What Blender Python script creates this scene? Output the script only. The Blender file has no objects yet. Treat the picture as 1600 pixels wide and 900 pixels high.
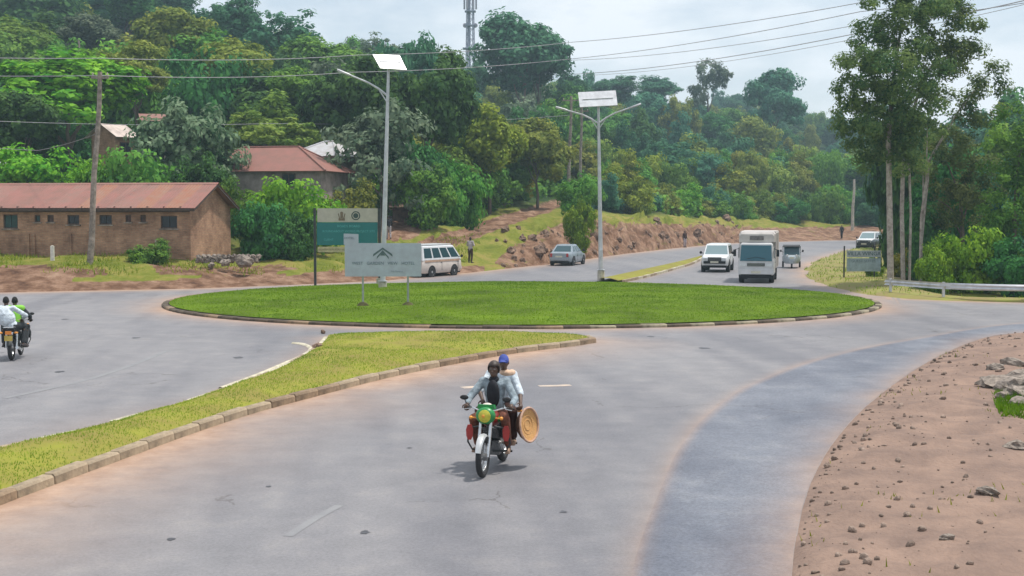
import bpy, bmesh, math, random
import numpy as np
from mathutils import Vector, Matrix, noise as mnoise

# ------------------------------------------------------------------ camera, sky, sun, exposure
scene = bpy.context.scene
C = scene.collection
H = 4.0
F = 2000.0                      # focal length in pixels of a 1600 x 900 frame
TILT = math.atan(124.0 / F)
cam_d = bpy.data.cameras.new('camera')
cam_d.lens = 45.0
cam_d.sensor_width = 36.0
cam_d.clip_start = 0.1
cam_d.clip_end = 6000
cam = bpy.data.objects.new('camera', cam_d)
cam.location = (0, 0, H)
cam.rotation_euler = (math.pi / 2 - TILT, 0, 0)
C.objects.link(cam)
scene.camera = cam

SUN_EL, SUN_AZ = math.radians(71), math.radians(80)     # azimuth from +Y towards +X
world = bpy.data.worlds.new('World')
scene.world = world
world.use_nodes = True
wt = world.node_tree
wt.nodes.clear()
wo = wt.nodes.new('ShaderNodeOutputWorld')
bg = wt.nodes.new('ShaderNodeBackground')
bg.inputs['Strength'].default_value = 0.1
sky = wt.nodes.new('ShaderNodeTexSky')
sky.sky_type = 'NISHITA'
sky.sun_disc = False
sky.sun_elevation = SUN_EL
sky.sun_rotation = SUN_AZ
tc = wt.nodes.new('ShaderNodeTexCoord')
mp = wt.nodes.new('ShaderNodeMapping')
mp.inputs['Scale'].default_value = (1.0, 1.0, 2.6)
nz = wt.nodes.new('ShaderNodeTexNoise')
nz.inputs['Scale'].default_value = 4.2
nz.inputs['Detail'].default_value = 7
nz.inputs['Roughness'].default_value = 0.55
rp = wt.nodes.new('ShaderNodeValToRGB')
rp.color_ramp.elements[0].position = 0.38
rp.color_ramp.elements[0].color = (.28, .28, .28, 1)
rp.color_ramp.elements[1].position = 0.57
rp.color_ramp.elements[1].color = (1, 1, 1, 1)
mx = wt.nodes.new('ShaderNodeMixRGB')
mx.inputs['Color2'].default_value = (8.0, 8.35, 8.8, 1)
L = wt.links.new
L(tc.outputs['Generated'], mp.inputs['Vector'])
L(mp.outputs['Vector'], nz.inputs['Vector'])
L(nz.outputs['Fac'], rp.inputs['Fac'])
L(rp.outputs['Color'], mx.inputs['Fac'])
L(sky.outputs['Color'], mx.inputs['Color1'])
L(mx.outputs['Color'], bg.inputs['Color'])
L(bg.outputs['Background'], wo.inputs['Surface'])

sun_d = bpy.data.lights.new('sun', 'SUN')
sun_d.energy = 3.3
sun_d.angle = math.radians(4)
sun_d.color = (1.0, 0.95, 0.87)
sun = bpy.data.objects.new('sun', sun_d)
sd = Vector((math.sin(SUN_AZ) * math.cos(SUN_EL), math.cos(SUN_AZ) * math.cos(SUN_EL), math.sin(SUN_EL)))
sun.rotation_euler = sd.to_track_quat('Z', 'Y').to_euler()
sun.location = (40, 20, 80)
C.objects.link(sun)

scene.view_settings.view_transform = 'Standard'
scene.view_settings.look = 'None'
scene.view_settings.exposure = 0.36
scene.view_settings.gamma = 1
scene.render.engine = 'CYCLES'
scene.cycles.max_bounces = 6
scene.cycles.transparent_max_bounces = 6
scene.cycles.volume_bounces = 0

rng = np.random.default_rng(7)
random.seed(7)
PI = math.pi
ct, st = math.cos(TILT), math.sin(TILT)

# ------------------------------------------------------------------ pixel <-> place
def ray(px, py):
    x, y = (px - 800) / F, (450 - py) / F
    return Vector((x, ct + y * st, -st + y * ct))
def at(px, py, z=0.0):
    d = ray(px, py); t = (z - H) / d.z
    return Vector((d.x * t, d.y * t, z))
def at_depth(px, py, Y):
    d = ray(px, py); t = Y / d.y
    return Vector((d.x * t, Y, H + d.z * t))
def at_plane(px, py, p, n):
    d = ray(px, py); o = Vector((0, 0, H))
    return o + d * ((Vector(p) - o).dot(n) / d.dot(n))
def project(X, Y, Z):
    dz = Z - H
    depth = Y * ct - dz * st
    up = Y * st + dz * ct
    return 800 + F * X / depth, 450 - F * up / depth

# ------------------------------------------------------------------ materials
MATS = {}
def nodes_of(name):
    m = bpy.data.materials.new(name); m.use_nodes = True
    t = m.node_tree
    return m, t, t.nodes['Principled BSDF']
def mat(name, col, rough=0.6, metal=0.0, var=0.12, scale=8.0, bump=0.0, bscale=40.0, col2=None, spec=0.5, coat=0.0):
    """plain procedural surface: base colour with noise wear, optional bump"""
    if name in MATS: return MATS[name]
    m, t, b = nodes_of(name)
    tcn = t.nodes.new('ShaderNodeTexCoord')
    n = t.nodes.new('ShaderNodeTexNoise'); n.inputs['Scale'].default_value = scale; n.inputs['Detail'].default_value = 6
    n.inputs['Roughness'].default_value = 0.65
    r = t.nodes.new('ShaderNodeMapRange'); r.inputs[1].default_value = 0.3; r.inputs[2].default_value = 0.7
    mixn = t.nodes.new('ShaderNodeMixRGB')
    c2 = col2 or tuple(max(0, c * (1 - 2.2 * var)) for c in col)
    mixn.inputs['Color1'].default_value = (*c2, 1); mixn.inputs['Color2'].default_value = (*[min(1, c * (1 + var)) for c in col], 1)
    t.links.new(tcn.outputs['Object'], n.inputs['Vector'])
    t.links.new(n.outputs['Fac'], r.inputs[0]); t.links.new(r.outputs[0], mixn.inputs['Fac'])
    t.links.new(mixn.outputs['Color'], b.inputs['Base Color'])
    b.inputs['Roughness'].default_value = rough; b.inputs['Metallic'].default_value = metal
    b.inputs['Specular IOR Level'].default_value = spec
    b.inputs['Coat Weight'].default_value = coat
    if bump:
        n2 = t.nodes.new('ShaderNodeTexNoise'); n2.inputs['Scale'].default_value = bscale; n2.inputs['Detail'].default_value = 5
        bp = t.nodes.new('ShaderNodeBump'); bp.inputs['Strength'].default_value = bump; bp.inputs['Distance'].default_value = 0.03
        t.links.new(tcn.outputs['Object'], n2.inputs['Vector']); t.links.new(n2.outputs['Fac'], bp.inputs['Height'])
        t.links.new(bp.outputs['Normal'], b.inputs['Normal'])
    MATS[name] = m
    return m
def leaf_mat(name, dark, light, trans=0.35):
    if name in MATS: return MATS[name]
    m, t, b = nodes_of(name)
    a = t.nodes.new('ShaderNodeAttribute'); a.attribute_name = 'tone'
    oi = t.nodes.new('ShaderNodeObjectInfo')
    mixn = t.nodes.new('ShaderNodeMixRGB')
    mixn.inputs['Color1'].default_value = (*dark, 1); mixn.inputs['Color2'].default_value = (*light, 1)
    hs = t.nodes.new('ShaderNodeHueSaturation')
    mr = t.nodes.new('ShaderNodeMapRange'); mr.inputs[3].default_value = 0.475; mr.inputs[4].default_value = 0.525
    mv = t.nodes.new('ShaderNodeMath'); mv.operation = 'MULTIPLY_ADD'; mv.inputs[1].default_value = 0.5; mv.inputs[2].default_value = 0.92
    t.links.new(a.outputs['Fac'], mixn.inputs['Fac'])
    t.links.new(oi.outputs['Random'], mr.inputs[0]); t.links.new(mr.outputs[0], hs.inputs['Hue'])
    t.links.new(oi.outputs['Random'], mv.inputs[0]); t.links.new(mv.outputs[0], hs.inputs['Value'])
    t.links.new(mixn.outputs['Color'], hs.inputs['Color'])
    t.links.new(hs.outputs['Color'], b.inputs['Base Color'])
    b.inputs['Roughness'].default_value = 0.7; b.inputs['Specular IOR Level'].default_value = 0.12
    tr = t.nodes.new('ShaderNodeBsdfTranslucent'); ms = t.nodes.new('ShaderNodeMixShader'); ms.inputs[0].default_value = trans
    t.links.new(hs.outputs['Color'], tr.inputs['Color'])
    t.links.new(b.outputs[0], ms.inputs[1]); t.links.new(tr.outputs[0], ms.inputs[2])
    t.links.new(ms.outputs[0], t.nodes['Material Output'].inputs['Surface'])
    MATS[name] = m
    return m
def glass_mat(name, col, rough=0.08):
    m, t, b = nodes_of(name)
    b.inputs['Base Color'].default_value = (*col, 1); b.inputs['Roughness'].default_value = rough
    b.inputs['Specular IOR Level'].default_value = 0.45
    MATS[name] = m
    return m

# ------------------------------------------------------------------ mesh builder
class MB:
    def __init__(s): s.v = []; s.f = []
    def add(s, vs, fs):
        k = len(s.v); s.v += [tuple(v) for v in vs]; s.f += [tuple(i + k for i in f) for f in fs]; return s
    def box(s, c, size, rot=None):
        c = Vector(c); hx, hy, hz = [q / 2 for q in size]
        vs = [Vector((x, y, z)) for z in (-hz, hz) for y in (-hy, hy) for x in (-hx, hx)]
        if rot is not None: vs = [rot @ v for v in vs]
        return s.add([v + c for v in vs], [(0, 2, 3, 1), (4, 5, 7, 6), (0, 1, 5, 4), (2, 6, 7, 3), (0, 4, 6, 2), (1, 3, 7, 5)])
    def tube(s, pts, r, n=8, cap=True):
        pts = [Vector(p) for p in pts]
        rs = r if isinstance(r, (list, tuple)) else [r] * len(pts)
        vs = []; up = None
        for i, p in enumerate(pts):
            d = (pts[min(i + 1, len(pts) - 1)] - pts[max(i - 1, 0)]).normalized()
            if up is None: up = Vector((0, 0, 1)) if abs(d.z) < .9 else Vector((0, 1, 0))
            a = d.cross(up).normalized(); b = a.cross(d).normalized(); up = b
            for k in range(n):
                t = 2 * PI * k / n
                vs.append(p + (a * math.cos(t) + b * math.sin(t)) * rs[i])
        fs = []
        for i in range(len(pts) - 1):
            for k in range(n):
                fs.append((i * n + k, i * n + (k + 1) % n, (i + 1) * n + (k + 1) % n, (i + 1) * n + k))
        if cap: fs += [tuple(range(n))[::-1], tuple(range((len(pts) - 1) * n, len(pts) * n))]
        return s.add(vs, fs)
    def cyl(s, p0, p1, r0, r1=None, n=12): return s.tube([p0, p1], [r0, r0 if r1 is None else r1], n)
    def lathe(s, prof, c=(0, 0, 0), axis='z', n=20, close=False):
        vs = []
        for r, h in prof:
            for k in range(n):
                t = 2 * PI * k / n; a, b = r * math.cos(t), r * math.sin(t)
                vs.append(Vector({'z': (a, b, h), 'x': (h, a, b), 'y': (b, h, a)}[axis]) + Vector(c))
        m = len(prof); fs = []
        for i in range(m if close else m - 1):
            j = (i + 1) % m
            for k in range(n): fs.append((i * n + k, i * n + (k + 1) % n, j * n + (k + 1) % n, j * n + k))
        if not close: fs += [tuple(range(n))[::-1], tuple(range((m - 1) * n, m * n))]
        return s.add(vs, fs)
    def torus(s, c, R, r, axis='x', n=24, m=8, sx=1.0):
        return s.lathe([(R + r * math.cos(2 * PI * k / m), sx * r * math.sin(2 * PI * k / m)) for k in range(m)], c, axis, n, True)
    def ell(s, c, rad, n=12, m=8, rot=None):
        c = Vector(c); vs = []
        for i in range(m + 1):
            ph = PI * i / m
            for k in range(n):
                t = 2 * PI * k / n
                q = Vector((rad[0] * math.sin(ph) * math.cos(t), rad[1] * math.sin(ph) * math.sin(t), rad[2] * math.cos(ph)))
                vs.append((rot @ q if rot is not None else q) + c)
        fs = [(i * n + k, (i + 1) * n + k, (i + 1) * n + (k + 1) % n, i * n + (k + 1) % n) for i in range(m) for k in range(n)]
        return s.add(vs, fs)
    def loft(s, rings, cap=True):
        n = len(rings[0]); vs = [v for r in rings for v in r]; fs = []
        for i in range(len(rings) - 1):
            for k in range(n): fs.append((i * n + k, i * n + (k + 1) % n, (i + 1) * n + (k + 1) % n, (i + 1) * n + k))
        if cap: fs += [tuple(range(n))[::-1], tuple(range((len(rings) - 1) * n, len(rings) * n))]
        return s.add(vs, fs)
    def poly(s, pts, th):
        """flat polygon given thickness along its normal (backwards)"""
        pts = [Vector(p) for p in pts]; n = len(pts)
        nor = (pts[1] - pts[0]).cross(pts[2] - pts[0]).normalized()
        vs = pts + [p - nor * th for p in pts]
        fs = [tuple(range(n)), tuple(range(2 * n - 1, n - 1, -1))]
        fs += [(i, i + n, (i + 1) % n + n, (i + 1) % n) for i in range(n)]
        return s.add(vs, fs)
    def mesh(s, name, m=None, smooth=False):
        me = bpy.data.meshes.new(name); me.from_pydata(s.v, [], s.f); me.update()
        bm = bmesh.new(); bm.from_mesh(me)
        bmesh.ops.recalc_face_normals(bm, faces=bm.faces); bm.to_mesh(me); bm.free()
        if m: me.materials.append(m)
        if smooth:
            for p in me.polygons: p.use_smooth = True
            me.set_sharp_from_angle(angle=math.radians(38))
        return me
    def build(s, name, m, parent=None, smooth=True, loc=None):
        return obj(name, s.mesh(name, m, smooth), parent, loc)

def obj(name, me, parent=None, loc=None, rot=None):
    o = bpy.data.objects.new(name, me); C.objects.link(o)
    if parent: o.parent = parent
    if loc is not None: o.location = loc
    if rot is not None: o.rotation_euler = rot
    return o
def tag(o, label=None, cat=None, group=None, kind=None):
    if label: o['label'] = label
    if cat: o['category'] = cat
    if group: o['group'] = group
    if kind: o['kind'] = kind
    return o
def thing(name, label, cat, loc=(0, 0, 0), rz=0.0, group=None):
    o = bpy.data.objects.new(name, None); C.objects.link(o)
    o.location = loc; o.rotation_euler = (0, 0, rz); o.empty_display_size = .3
    return tag(o, label, cat, group)
def struct_empty(name):
    o = bpy.data.objects.new(name, None); C.objects.link(o); o['kind'] = 'structure'; return o
def np_mesh(name, v, quads=None, tris=None, m=None, smooth=False, attrs=None):
    me = bpy.data.meshes.new(name)
    nv = len(v); me.vertices.add(nv); me.vertices.foreach_set('co', np.asarray(v, np.float32).ravel())
    q = np.zeros((0, 4), int) if quads is None else np.asarray(quads); t = np.zeros((0, 3), int) if tris is None else np.asarray(tris)
    loops = np.concatenate([q.ravel(), t.ravel()]).astype(np.int32)
    me.loops.add(len(loops)); me.loops.foreach_set('vertex_index', loops)
    me.polygons.add(len(q) + len(t))
    starts = np.concatenate([np.arange(len(q)) * 4, len(q) * 4 + np.arange(len(t)) * 3]).astype(np.int32)
    me.polygons.foreach_set('loop_start', starts)
    for nm, dom, data in attrs or []:
        a = me.attributes.new(nm, 'FLOAT', dom); a.data.foreach_set('value', np.asarray(data, np.float32))
    me.update(calc_edges=True); me.validate()
    if smooth: me.polygons.foreach_set('use_smooth', np.ones(len(me.polygons), bool))
    if m: me.materials.append(m)
    return me
def text(body, size, p, xdir, up, m, parent, name='lettering', depth=.006, align='CENTER'):
    cu = bpy.data.curves.new(name, 'FONT'); cu.body = body; cu.size = size; cu.align_x = align; cu.align_y = 'CENTER'; cu.extrude = depth / 2
    cu.resolution_u = 2
    o = bpy.data.objects.new('tmp_text', cu); C.objects.link(o)
    me = bpy.data.meshes.new_from_object(o.evaluated_get(bpy.context.evaluated_depsgraph_get()))
    bpy.data.objects.remove(o); bpy.data.curves.remove(cu)
    me.materials.clear(); me.materials.append(m)
    x = Vector(xdir).normalized(); u = Vector(up).normalized(); n = x.cross(u)
    M = Matrix((x, u, n)).transposed().to_4x4(); M.translation = Vector(p)
    me.transform(M); me.name = name
    return obj(name, me, parent)

# value noise in numpy
_perm = rng.permutation(256); _val = rng.random(256)
def vnoise(x, y):
    xi, yi = np.floor(x).astype(int), np.floor(y).astype(int); fx, fy = x - xi, y - yi
    fx = fx * fx * (3 - 2 * fx); fy = fy * fy * (3 - 2 * fy)
    h = lambda a, b: _val[_perm[(_perm[a & 255] + b) & 255]]
    return (h(xi, yi) * (1 - fx) + h(xi + 1, yi) * fx) * (1 - fy) + (h(xi, yi + 1) * (1 - fx) + h(xi + 1, yi + 1) * fx) * fy
def fbm(x, y, o=4):
    s = 0; a = .5; t = 0
    for k in range(o): s = s + a * vnoise(x * 2 ** k + 17.3 * k, y * 2 ** k + 5.1 * k); t += a; a *= .5
    return s / t
def inside(poly, x, y):
    poly = np.asarray(poly, float); r = np.zeros(np.shape(x), bool); j = len(poly) - 1
    for i in range(len(poly)):
        xi, yi, xj, yj = *poly[i], *poly[j]
        c = ((yi > y) != (yj > y)) & (x < (xj - xi) * (y - yi) / (yj - yi + 1e-12) + xi)
        r ^= c; j = i
    return r
def dist_to(line, x, y):
    line = np.asarray(line, float); d = np.full(np.shape(x), 1e9)
    for a, b in zip(line[:-1], line[1:]):
        ab = b - a; t = np.clip(((x - a[0]) * ab[0] + (y - a[1]) * ab[1]) / (ab @ ab + 1e-12), 0, 1)
        d = np.minimum(d, np.hypot(x - a[0] - t * ab[0], y - a[1] - t * ab[1]))
    return d
def smooth_line(pts, step, closed=False):
    """Catmull-Rom through ground points, resampled at an even step"""
    p = [np.array(q[:2], float) for q in pts]; out = []; n = len(p)
    rngi = range(n if closed else n - 1)
    for i in rngi:
        g = (lambda k: p[k % n]) if closed else (lambda k: p[min(max(k, 0), n - 1)])
        p0, p1, p2, p3 = g(i - 1), g(i), g(i + 1), g(i + 2)
        for t in np.linspace(0, 1, 24, endpoint=False):
            out.append(.5 * (2 * p1 + (p2 - p0) * t + (2 * p0 - 5 * p1 + 4 * p2 - p3) * t * t + (3 * p1 - p0 - 3 * p2 + p3) * t ** 3))
    out.append(p[0] if closed else p[-1]); out = np.array(out)
    s = np.concatenate([[0], np.cumsum(np.hypot(*np.diff(out, axis=0).T))])
    k = max(2, int(round(s[-1] / step)))
    q = np.linspace(0, s[-1], k + 1)
    return np.stack([np.interp(q, s, out[:, 0]), np.interp(q, s, out[:, 1])], 1)
# ------------------------------------------------------------------ terrain
PROF = {
 -1500: [(60, 0), (66, .8), (72, 1.3), (85, 2.2), (110, 6), (150, 16), (220, 30), (300, 34), (1500, 30)],
 0:    [(61, 0), (65, .9), (71, 1.45), (85, 2.2), (110, 6), (150, 16), (220, 30), (300, 33), (1500, 30)],
 300:  [(64, 0), (67, .7), (71, 1.3), (84, 1.9), (105, 5), (150, 14), (220, 27), (300, 30), (1500, 30)],
 450:  [(67, 0), (71, .7), (77, 1.3), (90, 2.6), (115, 7.5), (155, 15), (230, 27), (300, 29), (1500, 30)],
 600:  [(71, 0), (76, .6), (86, 1.5), (100, 2.9), (120, 6), (155, 13), (240, 25), (310, 27), (1500, 30)],
 735:  [(80, 0), (85, .5), (96, 1.7), (115, 3.4), (135, 5.3), (170, 10), (260, 24), (330, 29), (1500, 32)],
 880:  [(94, 0), (99, 1.1), (107, 2.2), (125, 3.8), (150, 5.2), (200, 10), (310, 26), (400, 33), (1500, 34)],
 1000: [(118, 0), (123, 1.5), (130, 2.7), (140, 3.2), (160, 4.2), (210, 9), (320, 23), (420, 34), (1500, 36)],
 1150: [(150, 0), (156, 1.3), (165, 2.6), (175, 3.1), (195, 5), (240, 9), (340, 20), (450, 36), (1500, 38)],
 1300: [(162, 0), (170, .8), (178, 1.4), (190, 2), (210, 4), (250, 8), (350, 18), (500, 36), (1500, 38)],
 1392: [(162, 0), (170, .8), (178, 1.4), (190, 2), (210, 4), (250, 8), (350, 17), (500, 35), (1500, 38)],
 1406: [(57.5, 0), (61, -.25), (70, -.3), (90, -.2), (120, 0), (170, 1.5), (300, 11), (500, 34), (1500, 38)],
 1700: [(55, 0), (59, -.25), (70, -.3), (90, -.2), (120, 0), (170, 1.5), (300, 11), (500, 34), (1500, 38)],
 3200: [(53, 0), (57, -.25), (70, -.3), (90, -.2), (120, 0), (170, 1.5), (300, 11), (500, 34), (1500, 38)],
}
PK = np.array(sorted(PROF)); PD = np.array([[a for a, b in PROF[k]] for k in PK], float); PZ = np.array([[b for a, b in PROF[k]] for k in PK], float)
def profile(px):
    return np.array([np.interp(px, PK, PD[:, j]) for j in range(9)]), np.array([np.interp(px, PK, PZ[:, j]) for j in range(9)])
def bumps(X, Y, k):
    """k: 0 at the road edge, grows uphill"""
    return (fbm(X / 7, Y / 7, 3) - .5) * np.clip(k * .5, 0, 1.6) + (fbm(X / 1.6 + 40, Y / 1.6, 3) - .5) * np.clip(k * .5, 0, .45)
def ground_z(X, Y):
    px = 800 + F * X / Y
    d, z = profile(px)
    if Y < d[0]: return 0.0
    return float(np.interp(Y, d, z) + bumps(np.array(X), np.array(Y), np.array((Y - d[0]) / 4)))

cols = np.concatenate([np.arange(-1500, -60, 30), np.arange(-60, 1388, 5), np.arange(1388, 1412, 2), np.arange(1412, 1660, 6), np.arange(1660, 3201, 40)])
us = np.concatenate([np.linspace(0, 1, 9)[:-1], np.linspace(1, 2, 11)[:-1], np.linspace(2, 3, 13)[:-1], np.linspace(3, 4, 13)[:-1], np.linspace(4, 7, 30)[:-1], np.linspace(7, 8, 10)])
PXg = np.repeat(cols[:, None], len(us), 1).astype(float)
Dg = np.zeros_like(PXg); Zg = np.zeros_like(PXg); E = np.zeros_like(PXg)
for i, px in enumerate(cols):
    d, z = profile(px); Dg[i] = np.interp(us, range(9), d); Zg[i] = np.interp(us, range(9), z); E[i] = d[0]
Xg = (PXg - 800) / F * Dg
kk = (Dg - E) / 4
Zg = Zg + bumps(Xg, Dg, kk) + .012 * (kk > 0)
bankw = np.interp(PXg, [760, 850, 1150, 1230], [0, 1, 1, 0]) * (us < 2.3)[None] * (us > .05)[None]
_, PYq = project(Xg, Dg, Zg); trk = inside([(630, 408), (700, 388), (760, 365), (820, 343), (884, 321), (884, 305), (800, 331), (740, 350), (680, 369), (640, 383)], PXg, np.array(PYq)); Zg -= .22 * trk
Zg += bankw * ((fbm(Xg / 1.5 + 9, Dg / 2.2, 4) - .5) * 2.2 + (vnoise(Xg / .7, Dg / .9) - .5) * .5)
# one row in front, tucked under the road sheet
PXf = np.concatenate([PXg[:, :1]] * 2 + [PXg], 1); Xf = np.concatenate([Xg[:, :1] * .02, Xg[:, :1] * .985, Xg], 1)
Df = np.concatenate([Dg[:, :1] * .02, Dg[:, :1] * .985, Dg], 1); Zf = np.concatenate([Zg[:, :1] * 0 - .16, Zg[:, :1] * 0 - .12, Zg], 1)
PYf = np.array(project(Xf, np.maximum(Df, .5), Zf)[1])
# soil and forest floor, as a place map
dirt = np.zeros_like(Xf)
for poly, a in [
    ([(-1500, 430), (0, 432), (160, 440), (330, 434), (470, 428), (560, 418), (660, 415), (760, 415), (760, 450), (0, 470), (-1500, 480)], .85),
    ([(-1500, 412), (60, 414), (150, 418), (170, 430), (80, 440), (-1500, 445)], .9),
    ([(230, 412), (330, 418), (440, 412), (470, 420), (380, 436), (250, 430)], .75),
    ([(630, 408), (700, 388), (760, 365), (820, 343), (884, 321), (884, 305), (800, 331), (740, 350), (680, 369), (640, 383)], 1.5),
    ([(585, 350), (610, 322), (650, 322), (690, 352), (660, 362), (620, 378), (590, 372)], .95),
    ([(770, 412), (800, 385), (870, 352), (905, 338), (960, 346), (1050, 350), (1150, 350), (1230, 362), (1230, 395), (940, 412), (800, 425)], .72),
    ([(1200, 356), (1300, 354), (1395, 350), (1395, 392), (1200, 392)], .75),
    ([(1400, 440), (3200, 440), (3200, 520), (1400, 520)], .35)]:
    dirt = np.maximum(dirt, a * inside(poly, PXf, PYf))
rowu = np.concatenate([[0, 0], us])[None] + 0 * Xf
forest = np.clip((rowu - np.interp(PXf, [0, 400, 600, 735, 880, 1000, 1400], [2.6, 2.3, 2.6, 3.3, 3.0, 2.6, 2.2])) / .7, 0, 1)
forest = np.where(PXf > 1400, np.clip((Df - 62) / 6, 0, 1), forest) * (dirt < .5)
nr = Xf.shape[1]; nc = Xf.shape[0]
idx = np.arange(nc * nr).reshape(nc, nr)
quads = np.stack([idx[:-1, :-1], idx[1:, :-1], idx[1:, 1:], idx[:-1, 1:]], -1).reshape(-1, 4)

def terrain_mat():
    m, t, b = nodes_of('hillside_soil_and_grass')
    N = t.nodes.new; Lk = t.links.new
    tcn = N('ShaderNodeTexCoord')
    def noise(sc, det=6, rough=.6):
        n = N('ShaderNodeTexNoise'); n.inputs['Scale'].default_value = sc; n.inputs['Detail'].default_value = det; n.inputs['Roughness'].default_value = rough
        Lk(tcn.outputs['Object'], n.inputs['Vector']); return n.outputs['Fac']
    def ramp(fac, stops):
        r = N('ShaderNodeValToRGB'); e = r.color_ramp.elements
        while len(e) < len(stops): e.new(.5)
        for q, (p, c) in zip(e, stops): q.position = p; q.color = (*c, 1)
        Lk(fac, r.inputs['Fac']); return r.outputs['Color']
    def attr(n): a = N('ShaderNodeAttribute'); a.attribute_name = n; return a.outputs['Fac']
    def math_(op, a, b_): 
        q = N('ShaderNodeMath'); q.operation = op
        for i, v in enumerate((a, b_)):
            if isinstance(v, (int, float)): q.inputs[i].default_value = v
            else: Lk(v, q.inputs[i])
        return q.outputs[0]
    def mix(f, a, b_):
        q = N('ShaderNodeMixRGB'); Lk(f, q.inputs[0]); Lk(a, q.inputs[1]); Lk(b_, q.inputs[2]); return q.outputs[0]
    grass = ramp(noise(.55, 8, .7), [(.30, (.10, .13, .015)), (.47, (.17, .19, .03)), (.58, (.26, .23, .06)), (.72, (.20, .13, .05))])
    soil = ramp(noise(.9, 9, .72), [(.30, (.07, .038, .026)), (.45, (.16, .088, .055)), (.56, (.27, .165, .11)), (.72, (.40, .27, .19))])
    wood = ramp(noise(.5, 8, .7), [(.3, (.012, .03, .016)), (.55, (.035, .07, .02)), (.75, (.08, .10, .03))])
    df = math_('ADD', attr('dirt'), math_('MULTIPLY', math_('SUBTRACT', noise(.7, 8, .75), .5), 1.6))
    df = math_('MULTIPLY', df, math_('GREATER_THAN', attr('dirt'), .02))
    dr = N('ShaderNodeMapRange'); dr.inputs[1].default_value = .42; dr.inputs[2].default_value = .62; Lk(df, dr.inputs[0])
    col = mix(dr.outputs[0], grass, soil)
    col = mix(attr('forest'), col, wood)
    Lk(col, b.inputs['Base Color']); b.inputs['Roughness'].default_value = .95; b.inputs['Specular IOR Level'].default_value = .1
    bp = N('ShaderNodeBump'); bp.inputs['Strength'].default_value = .8; bp.inputs['Distance'].default_value = .25
    Lk(noise(2.2, 8, .75), bp.inputs['Height']); Lk(bp.outputs[0], b.inputs['Normal'])
    return m
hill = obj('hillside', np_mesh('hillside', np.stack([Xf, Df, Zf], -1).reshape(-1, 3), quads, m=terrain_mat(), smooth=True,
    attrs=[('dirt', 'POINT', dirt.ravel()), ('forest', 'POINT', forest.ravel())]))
hill['kind'] = 'structure'
gm = mat('plain_grassland', (.10, .12, .03), .95, var=.3, scale=.05)
a = np.linspace(0, 2 * PI, 97)[:-1]
gv = np.concatenate([[[0, 0, -.3]], np.stack([2500 * np.cos(a), 2500 * np.sin(a), 0 * a - .3], 1)])
g = obj('ground', np_mesh('ground', gv, tris=[(0, i + 1, (i + 1) % 96 + 1) for i in range(96)], m=gm)); g['kind'] = 'structure'

# ------------------------------------------------------------------ outlines on the ground
G = lambda *pts: [np.array(at(x, y)[:2]) for x, y in pts]
RC, RA, RB = np.array([.4, 55.4]), 15.2, 13.0            # roundabout island
th = np.linspace(0, 2 * PI, 400)
ring = np.stack([RC[0] + RA * np.cos(th), RC[1] + RB * np.sin(th)], 1)
near_edge = smooth_line(G((-260, 895), (0, 790), (100, 752), (200, 715), (300, 678), (400, 645), (500, 618), (600, 592), (700, 571), (800, 553), (880, 543), (925, 537), (934, 533), (915, 530)), .25)
top_edge = smooth_line(G((915, 530), (840, 526.5), (760, 524), (640, 524), (540, 526), (506, 529)), .25)
left_edge = smooth_line(G((506, 529), (498, 540), (482, 552), (440, 576), (400, 593), (300, 629), (150, 672), (0, 707), (-260, 775)), .25)
splitter = np.concatenate([near_edge, top_edge[1:], left_edge[1:]])
far_split_l = smooth_line(G((930, 440), (1000, 424.5), (1060, 411.5), (1097, 403.5)), .5)
far_split_r = smooth_line(G((1097, 403.5), (1078, 413), (1048, 422), (1012, 432), (966, 442)), .5)
old_edge = smooth_line(G((975, 960), (985, 905), (1003, 840), (1030, 770), (1062, 700), (1110, 645), (1180, 598), (1300, 556), (1440, 528), (1600, 505), (1900, 490)), .3)
verge_edge = smooth_line(G((1225, 1000), (1236, 900), (1245, 830), (1268, 750), (1310, 680), (1370, 620), (1450, 565), (1530, 530), (1600, 520), (1760, 512), (2000, 506)), .3)
verge_b = smooth_line(G((1338, 389), (1300, 398), (1268, 411), (1256, 424), (1272, 440), (1330, 456), (1400, 466), (1480, 470), (1600, 473), (1800, 478)), .5)

# ------------------------------------------------------------------ asphalt
rc = np.concatenate([np.arange(-1500, -200, 60), np.arange(-200, 1700, 8), np.arange(1700, 3201, 60)]).astype(float)
nrow = 260; rt = np.linspace(0, 1, nrow)
rn = np.linspace(0, 1, 200); rD = np.array([np.concatenate([3.0 * (52 / 3.0) ** rn, np.linspace(52, profile(px)[0][0] + .15, 61)[1:]]) for px in rc]); rX = (rc[:, None] - 800) / F * rD
x, y = rX.ravel(), rD.ravel()
rz = .05 * (fbm(x / 9, y / 9, 2) - .5) * np.clip((y - 10) / 15, 0, 1) * 0
def near(line, w): return np.exp(-dist_to(line, x, y) / w)
fn = fbm(x / 2.5, y / 2.5, 4)
edge_far = np.array([[(px - 800) / F * profile(px)[0][0], profile(px)[0][0]] for px in np.arange(-1500, 1390, 20)])
edge_far_r = np.array([[(px - 800) / F * profile(px)[0][0], profile(px)[0][0]] for px in np.arange(1406, 3200, 40)])
dust = np.maximum.reduce([1.05 * near(near_edge, 1.15) * np.clip((45 - y) / 12, .35, 1), .55 * near(top_edge, .6), .5 * near(left_edge, .4),
    .75 * near(ring, .9), .8 * near(edge_far, 1.1), .7 * near(edge_far_r, 1.5), .30 * near(old_edge, .22), .30 * near(verge_edge, .6), .7 * near(verge_b, .8), .5 * near(far_split_r, .7)])
dne, drg = dist_to(near_edge, x, y), dist_to(ring, x, y)
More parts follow.
